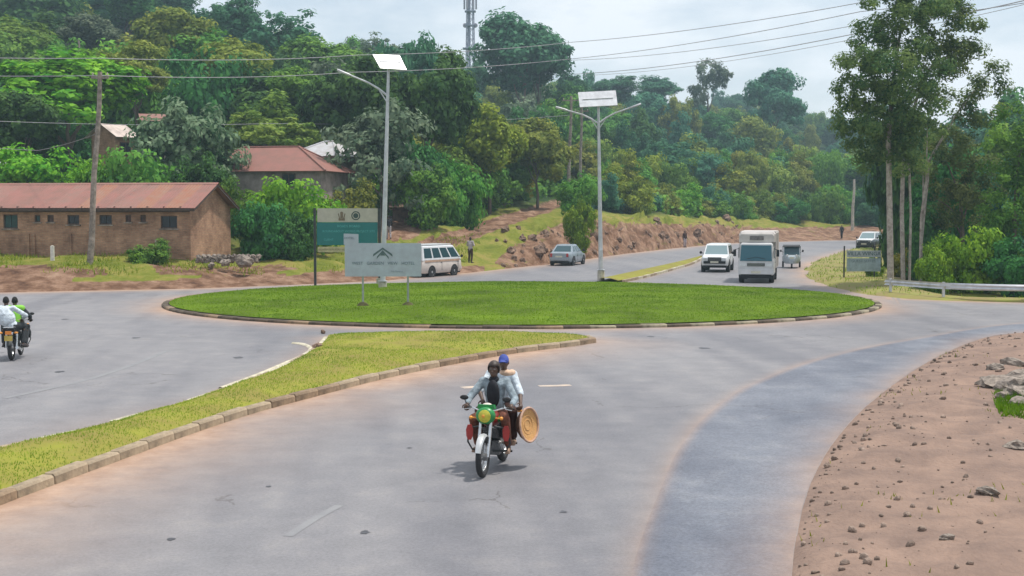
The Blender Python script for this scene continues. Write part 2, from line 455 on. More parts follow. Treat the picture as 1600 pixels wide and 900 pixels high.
tyre = sum(np.exp(-((dne - q) / .32) ** 2) for q in (2.3, 3.9, 5.9, 7.5)) * (y < 42) + .8 * sum(np.exp(-((drg - q) / .4) ** 2) for q in (2.6, 4.3))
dust = np.clip(dust * (.45 + 1.1 * fn), 0, 1)
wear = .45 * fbm(x / 6 + y / 14, y / 30 - x / 25, 4) + .55 * fbm(x / .7 + y / 5, y / 9 - x / 8, 3) - .09 * tyre * fbm(x / 3, y / 3, 3)
def road_mat(name, a, b_, c, speck=.5):
    m, t, bs = nodes_of(name)
    N = t.nodes.new; Lk = t.links.new
    tcn = N('ShaderNodeTexCoord')
    def noise(sc, det=6, rough=.6):
        n = N('ShaderNodeTexNoise'); n.inputs['Scale'].default_value = sc; n.inputs['Detail'].default_value = det; n.inputs['Roughness'].default_value = rough
        Lk(tcn.outputs['Object'], n.inputs['Vector']); return n.outputs['Fac']
    r = N('ShaderNodeValToRGB'); e = r.color_ramp.elements; e.new(.5)
    for q, (p, cc) in zip(e, [(.32, a), (.52, b_), (.70, c)]): q.position = p; q.color = (*cc, 1)
    Lk(noise(1.1, 10, .72), r.inputs['Fac'])
    mxs = N('ShaderNodeMixRGB'); mxs.blend_type = 'MULTIPLY'; mxs.inputs[0].default_value = speck
    r2 = N('ShaderNodeValToRGB'); r2.color_ramp.elements[0].position = .40; r2.color_ramp.elements[0].color = (.60, .60, .60, 1); r2.color_ramp.elements[1].position = .58
    Lk(noise(22, 4, .8), r2.inputs['Fac']); Lk(r.outputs[0], mxs.inputs[1]); Lk(r2.outputs[0], mxs.inputs[2])
    vo = N('ShaderNodeTexVoronoi'); vo.feature = 'DISTANCE_TO_EDGE'; vo.inputs['Scale'].default_value = .33
    nv = N('ShaderNodeTexNoise'); nv.inputs['Scale'].default_value = 1.5; nv.inputs['Detail'].default_value = 5; Lk(tcn.outputs['Object'], nv.inputs['Vector'])
    va = N('ShaderNodeVectorMath'); va.operation = 'MULTIPLY_ADD'; Lk(nv.outputs['Color'], va.inputs[0]); va.inputs[1].default_value = (1.3, 1.3, 0); Lk(tcn.outputs['Object'], va.inputs[2]); Lk(va.outputs[0], vo.inputs['Vector'])
    ck = N('ShaderNodeValToRGB'); ck.color_ramp.elements[0].position = .002; ck.color_ramp.elements[0].color = (.62, .60, .58, 1); ck.color_ramp.elements[1].position = .009; Lk(vo.outputs['Distance'], ck.inputs[0])
    mk = N('ShaderNodeMixRGB'); mk.blend_type = 'MULTIPLY'; gmk = N('ShaderNodeMath'); gmk.operation = 'GREATER_THAN'; gmk.inputs[1].default_value = .56; Lk(noise(.22, 3, .5), gmk.inputs[0])
    Lk(gmk.outputs[0], mk.inputs[0]); Lk(mxs.outputs[0], mk.inputs[1]); Lk(ck.outputs[0], mk.inputs[2]); mxs = mk
    at_ = N('ShaderNodeAttribute'); at_.attribute_name = 'wear'
    mw = N('ShaderNodeMixRGB'); mw.blend_type = 'MULTIPLY'; mw.inputs[0].default_value = 1
    rw = N('ShaderNodeValToRGB'); rw.color_ramp.elements[0].position = .3; rw.color_ramp.elements[0].color = (.80, .80, .82, 1); rw.color_ramp.elements[1].position = .68; rw.color_ramp.elements[1].color = (1.12, 1.10, 1.07, 1)
    Lk(at_.outputs['Fac'], rw.inputs[0]); Lk(mxs.outputs[0], mw.inputs[1]); Lk(rw.outputs[0], mw.inputs[2])
    ad = N('ShaderNodeAttribute'); ad.attribute_name = 'dust'
    rd = N('ShaderNodeValToRGB'); e = rd.color_ramp.elements
    e[0].position = .3; e[0].color = (.27, .165, .11, 1); e[1].position = .7; e[1].color = (.46, .32, .235, 1)
    Lk(noise(1.6, 8, .75), rd.inputs[0])
    sm = N('ShaderNodeMath'); sm.operation = 'MULTIPLY_ADD'; Lk(noise(3.0, 7, .75), sm.inputs[0]); sm.inputs[1].default_value = .9; sm.inputs[2].default_value = -.45
    s2 = N('ShaderNodeMath'); s2.operation = 'MULTIPLY_ADD'; Lk(ad.outputs['Fac'], s2.inputs[0]); s2.inputs[1].default_value = 1.25; s2.inputs[2].default_value = -.05
    s3 = N('ShaderNodeMath'); s3.operation = 'ADD'; s3.use_clamp = True; Lk(s2.outputs[0], s3.inputs[0])
    s4 = N('ShaderNodeMath'); s4.operation = 'MULTIPLY'; Lk(sm.outputs[0], s4.inputs[0]); Lk(ad.outputs['Fac'], s4.inputs[1]); Lk(s4.outputs[0], s3.inputs[1])
    md = N('ShaderNodeMixRGB'); Lk(s3.outputs[0], md.inputs[0]); Lk(mw.outputs[0], md.inputs[1]); Lk(rd.outputs[0], md.inputs[2])
    Lk(md.outputs[0], bs.inputs['Base Color']); bs.inputs['Roughness'].default_value = .62; bs.inputs['Specular IOR Level'].default_value = .35
    bp = N('ShaderNodeBump'); bp.inputs['Strength'].default_value = .35; bp.inputs['Distance'].default_value = .02
    Lk(noise(45, 4, .7), bp.inputs['Height']); Lk(bp.outputs[0], bs.inputs['Normal'])
    return m
asphalt = road_mat('worn_grey_asphalt', (.178, .177, .19), (.214, .211, .226), (.258, .249, .253))
fresh = road_mat('blue_grey_asphalt', (.135, .15, .185), (.17, .185, .225), (.225, .238, .268), .8)
ri = np.arange(len(rc) * nrow).reshape(len(rc), nrow)
rq = np.stack([ri[:-1, :-1], ri[1:, :-1], ri[1:, 1:], ri[:-1, 1:]], -1).reshape(-1, 4)
road = obj('road', np_mesh('road', np.stack([x, y, rz], 1), rq, m=asphalt, smooth=True, attrs=[('dust', 'POINT', dust), ('wear', 'POINT', wear)]))
road['kind'] = 'structure'

def strip_mesh(name, a, b, n, zf, m, attrs=None, skirt=None):
    """sheet between two ground lines a and b, n cells across; zf(x, y, u) gives height"""
    k = max(len(a), len(b)); q = np.linspace(0, 1, k)
    ra = np.stack([np.interp(q, np.linspace(0, 1, len(a)), a[:, j]) for j in (0, 1)], 1)
    rb = np.stack([np.interp(q, np.linspace(0, 1, len(b)), b[:, j]) for j in (0, 1)], 1)
    u = np.linspace(0, 1, n + 1)
    P = ra[:, None] * (1 - u)[None, :, None] + rb[:, None] * u[None, :, None]
    Z = zf(P[..., 0], P[..., 1], u[None] + 0 * P[..., 0])
    V = np.concatenate([P, Z[..., None]], -1).reshape(-1, 3)
    ix = np.arange(k * (n + 1)).reshape(k, n + 1)
    Q = np.stack([ix[:-1, :-1], ix[1:, :-1], ix[1:, 1:], ix[:-1, 1:]], -1).reshape(-1, 4)
    at_ = [(nm, 'POINT', f(V[:, 0], V[:, 1])) for nm, f in (attrs or [])]
    return np_mesh(name, V, Q, m=m, smooth=True, attrs=at_)
# newer asphalt shoulder on the right, between the worn edge and the verge
def f_dust(X, Y): return np.clip(.4 * np.exp(-dist_to(verge_edge, X, Y) / .45) * (.5 + fbm(X / 1.5, Y / 1.5, 3)) + .35 * np.exp(-dist_to(old_edge, X, Y) / .10), 0, 1)
sh = obj('road_shoulder', strip_mesh('road_shoulder', old_edge, verge_edge, 14, lambda X, Y, u: 0 * X + .004 + .012 * np.minimum(1, np.minimum(u, 1 - u) * 6), fresh,
    [('dust', f_dust), ('wear', lambda X, Y: fbm(X / .9, Y / 2.5, 4))]))
sh['kind'] = 'structure'
# rough earth verge on the right
soil_m = mat('rough_verge_earth', (.26, .18, .14), .95, scale=1.3, bump=1.0, bscale=13, spec=.1, col2=(.175, .125, .105))
out_r = verge_edge + np.stack([np.linspace(6, 26, len(verge_edge)), np.linspace(-4, -14, len(verge_edge))], 1)
def verge_z(X, Y, u):
    r = np.clip(u * 14, 0, 1)
    return -.004 + .03 * np.clip(u * 60, 0, 1) * (.6 + fbm(X / .4, Y / .4, 2)) + .05 * r + r * (.30 * np.maximum(0, fbm(X / 1.1, Y / 1.1, 4) - .38) + .13 * (fbm(X / .30, Y / .16, 4) - .4) + .05 * (vnoise(X / .12, Y / .12) - .5) + .12 * np.clip(u - .12, 0, .5))
vr = obj('earth_verge', strip_mesh('earth_verge', verge_edge, out_r, 60, verge_z, soil_m)); vr['kind'] = 'structure'
# grass corner between the far road and the right exit
cor_in = smooth_line(G((1392, 380), (1394, 395), (1400, 415), (1405, 430), (1412, 445), (1440, 458), (1500, 467), (1600, 471), (1800, 476)), .5)
vb = obj('grass_verge', strip_mesh('grass_verge', verge_b, cor_in, 14, lambda X, Y, u: -.02 + .16 * np.clip(u * 6, 0, 1) + .15 * (fbm(X / 2, Y / 2, 3) - .5), 
    mat('verge_grass_ground', (.17, .19, .03), .95, var=.35, scale=.8, col2=(.22, .15, .07))))
vb['kind'] = 'structure'

# ------------------------------------------------------------------ grass islands
turf = mat('roundabout_turf', (.10, .165, .004), .9, var=.25, scale=.35, bump=.7, bscale=14, spec=.15)
turf2 = mat('dry_splitter_turf', (.22, .23, .03), .9, var=.12, scale=.9, bump=.7, bscale=14, col2=(.21, .17, .05), spec=.15)
def dome(name, loop, hgt, m, rings=16, cen=None):
    loop = np.asarray(loop); c = loop.mean(0) if cen is None else cen
    us_ = 1 - np.linspace(0, 1, rings) ** 1.3
    P = [c + (loop - c) * u for u in us_[:-1]]
    V = [np.column_stack([p, .125 + hgt * (1 - u ** 2.5) + (0 if u > .995 else 1) * .10 * (fbm(p[:, 0] / 2.2, p[:, 1] / 2.2, 3) - .5)]) for p, u in zip(P, us_)]
    n = len(loop); V = np.concatenate(V + [np.array([[*c, .13 + hgt]])])
    ix = np.arange((rings - 1) * n).reshape(rings - 1, n)
    Q = np.stack([ix[:-1], np.roll(ix[:-1], -1, 1), np.roll(ix[1:], -1, 1), ix[1:]], -1).reshape(-1, 4)
    T = [(ix[-1, i], ix[-1, (i + 1) % n], len(V) - 1) for i in range(n)]
    return obj(name, np_mesh(name, V, Q, T, m, True))
def inset_ring(d): return np.stack([RC[0] + (RA - d) * np.cos(th[:-1]), RC[1] + (RB - d) * np.sin(th[:-1])], 1)
isl = dome('roundabout_lawn', inset_ring(.3), .22, turf, 18, RC); isl['kind'] = 'structure'
def offset_line(l, d):
    t = np.gradient(l, axis=0); t /= np.hypot(*t.T)[:, None] + 1e-9
    return l + np.stack([-t[:, 1], t[:, 0]], 1) * d
up_line = np.concatenate([left_edge[::-1], top_edge[::-1][1:]])
def rs(l, k): s = np.concatenate([[0], np.cumsum(np.hypot(*np.diff(l, axis=0).T))]); q = np.linspace(0, s[-1], k); return np.stack([np.interp(q, s, l[:, j]) for j in (0, 1)], 1)
a_l, b_l = rs(offset_line(near_edge, .18), 220), rs(offset_line(up_line, -.16), 220)
w_sp = np.hypot(*(a_l - b_l).T)
def split_z(X, Y, u):
    d = np.minimum(u, 1 - u) * w_sp[:, None]
    return .125 + .10 * np.clip(d / 1.2, 0, 1) + .10 * (fbm(X / 1.4, Y / 1.4, 3) - .5) * np.clip(d * 2, 0, 1)
spl = obj('splitter_lawn', strip_mesh('splitter_lawn', a_l, b_l, 20, split_z, turf2)); spl['kind'] = 'structure'
fs = obj('median_lawn', strip_mesh('median_lawn', rs(far_split_l, 60), rs(far_split_r[::-1], 60), 8, lambda X, Y, u: .12 + .12 * np.sin(PI * u), turf2)); fs['kind'] = 'structure'

# kerbs: every stone its own object
def kerb(name, line, w, h, step, mats, gap=.02, side=1, skip=None, pick=None):
    root = struct_empty(name)
    base = {}
    s = np.concatenate([[0], np.cumsum(np.hypot(*np.diff(line, axis=0).T))]); n = int(s[-1] / step)
    for k in range(n):
        a = np.array([np.interp(k * step, s, line[:, j]) for j in (0, 1)]); b = np.array([np.interp((k + 1) * step - gap, s, line[:, j]) for j in (0, 1)])
        ln = round(float(np.hypot(*(b - a))), 1)
        mi = pick(k) if pick else random.randrange(len(mats))
        key = (ln, mi, k % 3)
        if key not in base:
            bm = MB(); e = .02; jj = (k % 3 - 1) * .006
            rings_ = [[(x_, y_, z_) for y_, z_ in ((-w / 2, -.05), (w / 2, -.05), (w / 2, h + jj), (-w / 2 + e + .02, h + jj), (-w / 2 + .004, h - .035))] for x_ in (-ln / 2, -ln / 2 + .015, ln / 2 - .015, ln / 2)]
            for ri_ in (0, 3): rings_[ri_] = [(p[0], p[1] * .95, p[2] - .008) for p in rings_[ri_]]
            bm.loft(rings_); base[key] = bm.mesh('kerb_stone', mats[mi], False)
        o = obj('kerb_stone', base[key], root)
        m_ = (a + b) / 2; ang = math.atan2(b[1] - a[1], b[0] - a[0])
        nn = np.array([-math.sin(ang), math.cos(ang)]) * side * (w / 2)
        o.location = (m_[0] + nn[0], m_[1] + nn[1], random.uniform(-.008, .008)); o.rotation_euler = (random.uniform(-.02, .02), random.uniform(-.01, .01), ang + (0 if side == 1 else PI) + random.uniform(-.012, .012))
    return root
k_brown = mat('dusty_concrete_kerb', (.36, .28, .19), .9, var=.25, scale=3, bump=.4, bscale=20)
k_dark = mat('soiled_dark_kerb', (.10, .075, .05), .9, var=.3, scale=3, bump=.4, bscale=20)
k_pale = mat('faded_white_kerb', (.55, .50, .38), .85, var=.2, scale=3, bump=.3, bscale=20)
k_earth = mat('earth_stained_kerb', (.27, .19, .12), .9, var=.3, scale=3, bump=.4, bscale=20)
ring_front = np.concatenate([ring[200:], ring[1:201]])      # starts at the left tip, runs along the near side
def ring_pick(k):
    if k < 26: return 0 if k % 5 else 2
    return (k % 2) if k < 52 else 2
k_dull = mat('dull_dusty_kerb', (.30, .26, .18), .9, var=.3, scale=3, bump=.4, bscale=20)
kerb('roundabout_kerb', ring_front, .26, .10, .9, [k_dark, k_dull, k_earth], side=1, pick=ring_pick)
kerb('splitter_kerb', near_edge, .18, .15, .92, [k_brown, k_brown, k_earth], side=1)
kerb('splitter_back_kerb', np.concatenate([top_edge, left_edge[1:]]), .15, .11, .92, [k_pale, k_brown], side=1)
kerb('median_kerb', np.concatenate([far_split_r]), .2, .13, 1.0, [k_pale, k_brown], side=1)
# the pale concrete lip that hooks round the splitter's left corner
lip = smooth_line(G((455, 537.5), (470, 539), (481, 544), (478, 551), (462, 560), (440, 569), (400, 586), (340, 608)), .2)
lo = offset_line(lip, .14)
lm = strip_mesh('concrete_lip', lip, lo, 3, lambda X, Y, u: .005 + .05 * np.sin(PI * np.clip(u, .0, 1)) ** .5, k_pale)
l_ = obj('concrete_lip', lm); l_['kind'] = 'structure'

# painted markings, worn, 4 mm above the asphalt
paint = mat('worn_road_paint', (.225, .225, .23), .75, var=.05, scale=2.5, col2=(.19, .19, .20))
paint_y = mat('worn_yellow_paint', (.50, .38, .28), .7, var=.2, scale=4, col2=(.29, .27, .26))
def mark(pts, w, m=paint, name='lane_marking', z=.004):
    l = smooth_line(G(*pts), .4)
    o = obj(name, strip_mesh(name, offset_line(l, -w / 2), offset_line(l, w / 2), 2, lambda X, Y, u: 0 * X + z, m)); o['kind'] = 'structure'
mark([(8, 622), (60, 611), (130, 595), (200, 573), (262, 548)], .16)
mark([(450, 838), (490, 812), (530, 790)], .13)
mark([(722, 606), (768, 603)], .3, paint_y); mark([(842, 603.5), (892, 602)], .25, paint_y)
mark([(1220, 383), (1300, 380.5), (1330, 380)], .35); mark([(1225, 397), (1275, 392), (1312, 388.5)], .35)
mark([(1010, 398), (1070, 393)], .25)
# grass blades -> fine relief on the lawns
def blades(name, pts, hgt, wid, m):
    n = len(pts); ang = rng.uniform(0, 2 * PI, n); h_ = rng.uniform(.5, 1.3, n) * hgt; lean = rng.uniform(-.6, .6, (n, 2)) * hgt
    dx, dy = np.cos(ang) * wid / 2, np.sin(ang) * wid / 2
    V = np.empty((n, 3, 3)); V[:, 0] = pts - np.stack([dx, dy, 0 * dx], 1); V[:, 1] = pts + np.stack([dx, dy, 0 * dx], 1)
    V[:, 2] = pts + np.column_stack([lean, h_])
    tone = np.clip(.35 * rng.random(n) + 1.5 * (fbm(pts[:, 0] / 1.7, pts[:, 1] / 1.7, 4) - .5) + .35, 0, 1)
    o = obj(name, np_mesh(name, V.reshape(-1, 3), tris=np.arange(3 * n).reshape(-1, 3), m=m, attrs=[('tone', 'FACE', tone)])); o['kind'] = 'stuff'
    return o
def mesh_height(o, pts):
    from mathutils.bvhtree import BVHTree
    me = o.data; vs = [v.co[:] for v in me.vertices]; ps = [tuple(p.vertices) for p in me.polygons]
    bv = BVHTree.FromPolygons(vs, ps); out = []
    for p in pts:
        h = bv.ray_cast(Vector((p[0], p[1], 60)), Vector((0, 0, -1)))
        out.append(h[0].z if h[0] is not None else np.nan)
    return np.array(out)
def scatter(o, poly, n, hgt, wid, m, name, dens=None):
    poly = np.asarray(poly); lo_, hi_ = poly.min(0), poly.max(0)
    p = lo_ + rng.random((n, 2)) * (hi_ - lo_); p = p[inside(poly, p[:, 0], p[:, 1])]
    if dens is not None: p = p[rng.random(len(p)) < dens(p[:, 0], p[:, 1])]
    z = mesh_height(o, p); k = ~np.isnan(z); p = np.column_stack([p[k], z[k] - .01])
    return blades(name, p, hgt, wid, m)
gl = leaf_mat('lawn_grass_blades', (.07, .145, .003), (.18, .27, .008), .3)
gd = leaf_mat('dry_grass_blades', (.10, .175, .008), (.29, .32, .035), .3)
vbp = np.concatenate([verge_b, cor_in[::-1]])
scatter(vb, vbp, 26000, .16, .05, gd, 'corner_grass', lambda X, Y: np.clip(fbm(X / 2, Y / 2, 3) * 5 - 1.9, .03, 1))
scatter(isl, inset_ring(.32), 110000, .045, .035, gl, 'lawn_grass')
scatter(spl, np.concatenate([a_l, b_l[::-1]]), 150000, .045, .018, gd, 'splitter_grass', lambda X, Y: np.clip(fbm(X / 1.2, Y / 1.2, 4) * 5 - 1.35, .06, 1))
sl = np.array([[(px - 800) / F * d_, d_] for px, d_ in [(-150, 63), (300, 66), (600, 74), (735, 84), (760, 100), (600, 88), (450, 78), (300, 72), (-150, 72)]])
scatter(hill, sl, 45000, .22, .06, gd, 'roadside_grass', lambda X, Y: np.clip(fbm(X / 2.5, Y / 2.5, 3) * 4 - 1.6, 0, 1))
gp = np.array(G((1552, 626), (1640, 626), (1900, 640), (1900, 690), (1640, 668), (1560, 662)))
scatter(vr, np.concatenate([verge_edge, out_r[::-1]]), 60000, .09, .025, gd, 'verge_weeds', lambda X, Y: np.clip(fbm(X / 1.5, Y / 1.5, 3) * 5 - 3.3, 0, 1))
scatter(vr, gp, 26000, .13, .03, gl, 'verge_grass', lambda X, Y: np.clip(fbm(X / .9, Y / .9, 3) * 6 - 2.0, 0, 1))
# ------------------------------------------------------------------ trees
LM = {
 'deep':   leaf_mat('deep_green_leaves', (.022, .088, .025), (.095, .225, .05)),
 'mid':    leaf_mat('mid_green_leaves', (.05, .145, .022), (.20, .35, .05)),
 'bright': leaf_mat('bright_green_leaves', (.06, .20, .014), (.27, .45, .03)),
 'olive':  leaf_mat('olive_leaves', (.10, .155, .025), (.31, .34, .06)),
 'yellow': leaf_mat('yellow_green_leaves', (.10, .14, .012), (.32, .32, .04)),
 'grey':   leaf_mat('grey_green_leaves', (.055, .10, .055), (.22, .27, .17)),
 'teal':   leaf_mat('blue_green_leaves', (.02, .10, .055), (.10, .25, .12)),
 'flower': leaf_mat('pale_flowering_leaves', (.04, .12, .05), (.30, .41, .25)),
 'euc':    leaf_mat('eucalyptus_leaves', (.055, .12, .045), (.23, .29, .085), .5),
}
bark = mat('grey_brown_bark', (.17, .13, .10), .95, var=.3, scale=5, bump=.6, bscale=18)
bark_pale = mat('pale_eucalyptus_bark', (.42, .36, .32), .9, var=.3, scale=4, bump=.4, bscale=14, col2=(.20, .16, .14))
def crown_from(blobs, seed, m=None, name='crown', flat=.55):
    """blobs: (x, y, z, r, leaves, leaf size): leaf quads spread through each clump's volume"""
    r = np.random.default_rng(seed); VV = []; TT = []
    cen = np.mean([b[:3] for b in blobs], 0)
    for (bx, by, bz, br, n, ls) in blobs:
        n = int(n)
        d = r.normal(size=(n, 3)); d /= np.linalg.norm(d, axis=1)[:, None]
        rad = br * r.random(n) ** .42
        p = d * rad[:, None] * [1, 1, .8] + [bx, by, bz]
        out = d + .7 * (p - cen) / (np.linalg.norm(p - cen, axis=1)[:, None] + 1e-6) + [0, 0, .5] + r.normal(size=(n, 3)) * .55
        out /= np.linalg.norm(out, axis=1)[:, None]
        a_ = np.cross(out, r.normal(size=(n, 3))); a_ /= np.linalg.norm(a_, axis=1)[:, None] + 1e-9
        b_ = np.cross(out, a_); s_ = ls * r.uniform(.55, 1.3, n)[:, None]
        q = np.stack([p - a_ * s_, p - b_ * s_ * flat + out * s_ * .18, p + a_ * s_, p + b_ * s_ * flat + out * s_ * .18], 1)
        VV.append(q.reshape(-1, 3))
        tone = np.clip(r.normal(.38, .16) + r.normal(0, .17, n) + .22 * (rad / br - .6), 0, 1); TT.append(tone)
    V = np.concatenate(VV); nq = len(V) // 4
    return np_mesh(name, V, np.arange(nq * 4).reshape(nq, 4), m=m, attrs=[('tone', 'FACE', np.concatenate(TT))])
def proto_blobs(seed, kind):
    r = np.random.default_rng(seed); out = []
    n = {'round': 150, 'tall': 120, 'flat': 100, 'bush': 120, 'loose': 90, 'cone': 100}[kind]; tries = 0
    # limbs: big lobes first, small clumps round the lobes
    lobes = r.normal(size=(9, 3)); lobes /= np.linalg.norm(lobes, axis=1)[:, None]; lobes *= r.uniform(.35, .62, 9)[:, None]
    while len(out) < n and tries < 5000:
        tries += 1
        lb = lobes[r.integers(9)]; d = r.normal(size=3); d /= np.linalg.norm(d)
        p = lb + d * r.uniform(.12, .46)
        if np.linalg.norm(p) > 1 or p[2] < -.85: continue
        rr = r.uniform(.12, .25); lv = 100; ls = .05
        if kind == 'flat': p = p * [1.1, 1.1, .8]; rr *= .9
        if kind == 'loose': rr *= .85; p = p * 1.08; lv = 46
        if kind == 'bush': p = p * [1, 1, .95]; rr *= 1.1
        if kind == 'cone':
            f = .5 - .5 * p[2]; p[:2] *= .45 + .75 * f
        out.append((*p, rr, lv, ls))
    return out
PROTO = {}
for kind, cnt in (('round', 5), ('tall', 3), ('flat', 2), ('bush', 4), ('loose', 3), ('cone', 2)):
    PROTO[kind] = []
    for k in range(cnt):
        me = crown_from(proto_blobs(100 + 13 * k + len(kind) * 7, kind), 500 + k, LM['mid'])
        co = np.empty(len(me.vertices) * 3, np.float32); me.vertices.foreach_get('co', co); co = co.reshape(-1, 3)
        lo_, hi_ = np.percentile(co, 1, 0), np.percentile(co, 99, 0); co = (co - (lo_ + hi_) / 2) / ((hi_ - lo_) / 2)
        me.vertices.foreach_set('co', co.ravel()); me.update()
        PROTO[kind].append(me)
def trunk_mesh(seed, m, spread=.55, n=6, base=.05):
    r = random.Random(seed); b = MB()
    bend = [(r.uniform(-.03, .03) * k, r.uniform(-.03, .03) * k) for k in range(5)]
    spine = [Vector((bend[k][0], bend[k][1], k * .2 - .04 * (k == 0))) for k in range(5)]
    b.tube(spine, [base * 1.25, base, base * .85, base * .65, base * .35], 8)
    for k in range(n):
        t = r.uniform(.45, .85); p = spine[0].lerp(spine[-1], t); a = r.uniform(0, 2 * PI); l = r.uniform(.5, 1) * spread
        q = p + Vector((math.cos(a) * l * .5, math.sin(a) * l * .5, .12)); e = p + Vector((math.cos(a) * l, math.sin(a) * l, .3))
        b.tube([p, q, e], [base * .5, base * .35, base * .12], 5)
    return b.mesh('trunk', m, True)
TRUNK = [trunk_mesh(k, bark) for k in range(4)]
ntree = 0
def tree(px, top, bot, wpx, Y, kind, mt, label, group=None, name='broadleaf_tree', cat='tree', lean=None, seed=None):
    """crown between the image rows top and bot as seen at the distance Y, standing on the hillside there"""
    global ntree
    ntree += 1; r = random.Random(ntree * 31 + 5 if seed is None else seed)
    zt, zb = at_depth(px, top, Y).z, at_depth(px, bot, Y).z
    X = at_depth(px, (top + bot) / 2, Y).x; gz = ground_z(X, Y)
    if kind == 'bush': zb = min(zb, gz - .3)
    rh = wpx / 2 / F * Y * .98; rv = (zt - zb) / 2; cz = (zt + zb) / 2
    t = thing(name, label, cat, (X, Y, gz), 0, group)
    c = obj('crown', r.choice(PROTO[kind]), t, (0, 0, cz - gz), (0, 0, r.uniform(0, 6.28)))
    c.scale = (rh, rh * r.uniform(.85, 1.05), rv)
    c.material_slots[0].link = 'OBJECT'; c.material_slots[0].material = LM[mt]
    hgt = max(.6, cz - gz + rv * (.3 if kind != 'bush' else -.1))
    k = obj('trunk', r.choice(TRUNK), t, (0, 0, -.15), (0, 0, r.uniform(0, 6.28)))
    k.scale = (max(rh * .8, .8), max(rh * .8, .8), hgt)
    return t
# the trees that can be told apart
T = tree
T(105, 88, 190, 215, 100, 'round', 'bright', 'wide bright green tree with a low dome on the left slope behind the leaning pole')
T(30, 150, 250, 120, 94, 'round', 'deep', 'dark green tree at the left edge above the brick building')
T(275, 22, 105, 120, 150, 'round', 'olive', 'olive green round tree high on the left slope under the skyline')
T(150, 28, 80, 85, 160, 'round', 'grey', 'grey green tree upper left beside the small thin pole')
T(212, 68, 140, 95, 118, 'round', 'olive', 'olive tree with rusty tips just right of the bright dome tree')
T(298, 174, 256, 140, 92, 'bush', 'flower', 'pale flowering tree spread beside the small brick house')
T(425, 178, 232, 150, 108, 'flat', 'olive', 'flat topped acacia behind the red hipped roof', name='acacia_tree')
T(360, 66, 150, 110, 128, 'round', 'olive', 'dull olive tree above the flat acacia')
T(470, 110, 190, 110, 120, 'round', 'mid', 'mid green tree between the acacia and the tall dark tree')
T(668, 88, 215, 150, 108, 'round', 'deep', 'big dark green tree right of the single arm street lamp')
T(550, 100, 235, 130, 112, 'round', 'deep', 'tall dark green tree left of the single arm street lamp')
T(595, 165, 320, 150, 98, 'loose', 'grey', 'grey flecked tree right behind the single arm street lamp')
T(640, 200, 310, 110, 102, 'round', 'deep', 'dark tree low on the slope behind the minibus')
T(765, 176, 262, 130, 120, 'round', 'yellow', 'yellow green tree on the slope left of the two wooden poles')
T(840, 190, 275, 110, 132, 'round', 'olive', 'olive tree just left of the two wooden poles')
T(706, 250, 325, 95, 106, 'bush', 'mid', 'mid green bush tree above the dirt track')
T(662, 262, 345, 84, 97, 'bush', 'mid', 'leafy bush above the brown cut slope', name='bush', cat='bush')
T(818, 28, 135, 132, 215, 'round', 'teal', 'tall spreading tree standing alone above the skyline', name='skyline_tree')
T(840, 60, 128, 80, 222, 'round', 'teal', 'lower lopsided tree leaning on the lone skyline tree', name='skyline_tree')
T(438, 22, 110, 120, 170, 'loose', 'teal', 'feathery tree on the skyline left of centre', name='skyline_tree')
T(355, 2, 70, 95, 180, 'round', 'teal', 'dark rounded tree on the skyline at upper left', name='skyline_tree')
T(594, 58, 110, 70, 200, 'loose', 'grey', 'wispy grey tree poking up behind the left solar panel', name='skyline_tree')
T(648, 74, 120, 95, 190, 'flat', 'teal', 'flat topped tree on the skyline right of the left solar panel', name='acacia_tree')
T(735, 96, 140, 55, 240, 'round', 'teal', 'small round tree at the foot of the lattice mast')
T(895, 118, 165, 62, 250, 'round', 'teal', 'dark round tree on the skyline above the double arm lamp')
T(1108, 96, 165, 62, 300, 'loose', 'grey', 'thin grey tree with a forked top on the right skyline', name='skyline_tree')
T(1210, 112, 190, 85, 280, 'round', 'teal', 'blue green tall tree on the skyline left of the eucalyptus', name='skyline_tree')
T(1030, 122, 160, 70, 310, 'round', 'teal', 'rounded tree on the skyline right of the double arm lamp', name='skyline_tree')
T(955, 122, 158, 75, 300, 'round', 'teal', 'low rounded tree on the skyline over the right solar panel', name='skyline_tree')
T(1357, 298, 362, 52, 178, 'cone', 'teal', 'dark blue green rounded cone tree beside the far pole')
T(985, 268, 318, 75, 141, 'bush', 'yellow', 'bush in yellow flower right of the double arm lamp post', name='bush', cat='bush')
T(906, 278, 345, 68, 116, 'bush', 'mid', 'green bush at the top end of the dirt track', name='bush', cat='bush')
T(905, 320, 378, 42, 101, 'bush', 'bright', 'bright low bush at the edge of the earth bank', name='bush', cat='bush')
T(1140, 262, 330, 90, 186, 'bush', 'yellow', 'yellowish bush on the slope above the white pickup', name='bush', cat='bush')
for k_, (px, top, bot, w, d, mt) in enumerate([(-30, -25, 60, 130, 205, 'teal'), (45, -30, 70, 120, 195, 'deep'), (120, -22, 55, 120, 210, 'teal'), (195, -18, 50, 105, 200, 'deep'), (255, -6, 50, 90, 205, 'teal'), (5, 40, 110, 110, 150, 'mid'), (80, 40, 105, 100, 165, 'deep'), (150, 95, 170, 90, 125, 'bright'), (330, 60, 130, 110, 150, 'mid'), (510, 70, 135, 100, 160, 'mid')]):
    T(px, top - 8, bot, w * 1.15, d, 'round', mt, ['blue green crown cut by the top left corner', 'dark crown touching the top edge near the left corner', 'blue green crown touching the top edge above the small thin pole', 'dark crown at the top edge left of the first sky gap', 'blue green crown beside the first sky gap', 'mid green tree at the left edge under the top crowns', 'dark tree left of the small thin pole', 'bright green tree right behind the leaning pole top', 'mid green tree below the upper left skyline', 'mid green tree left of the single arm lamp head'][k_])
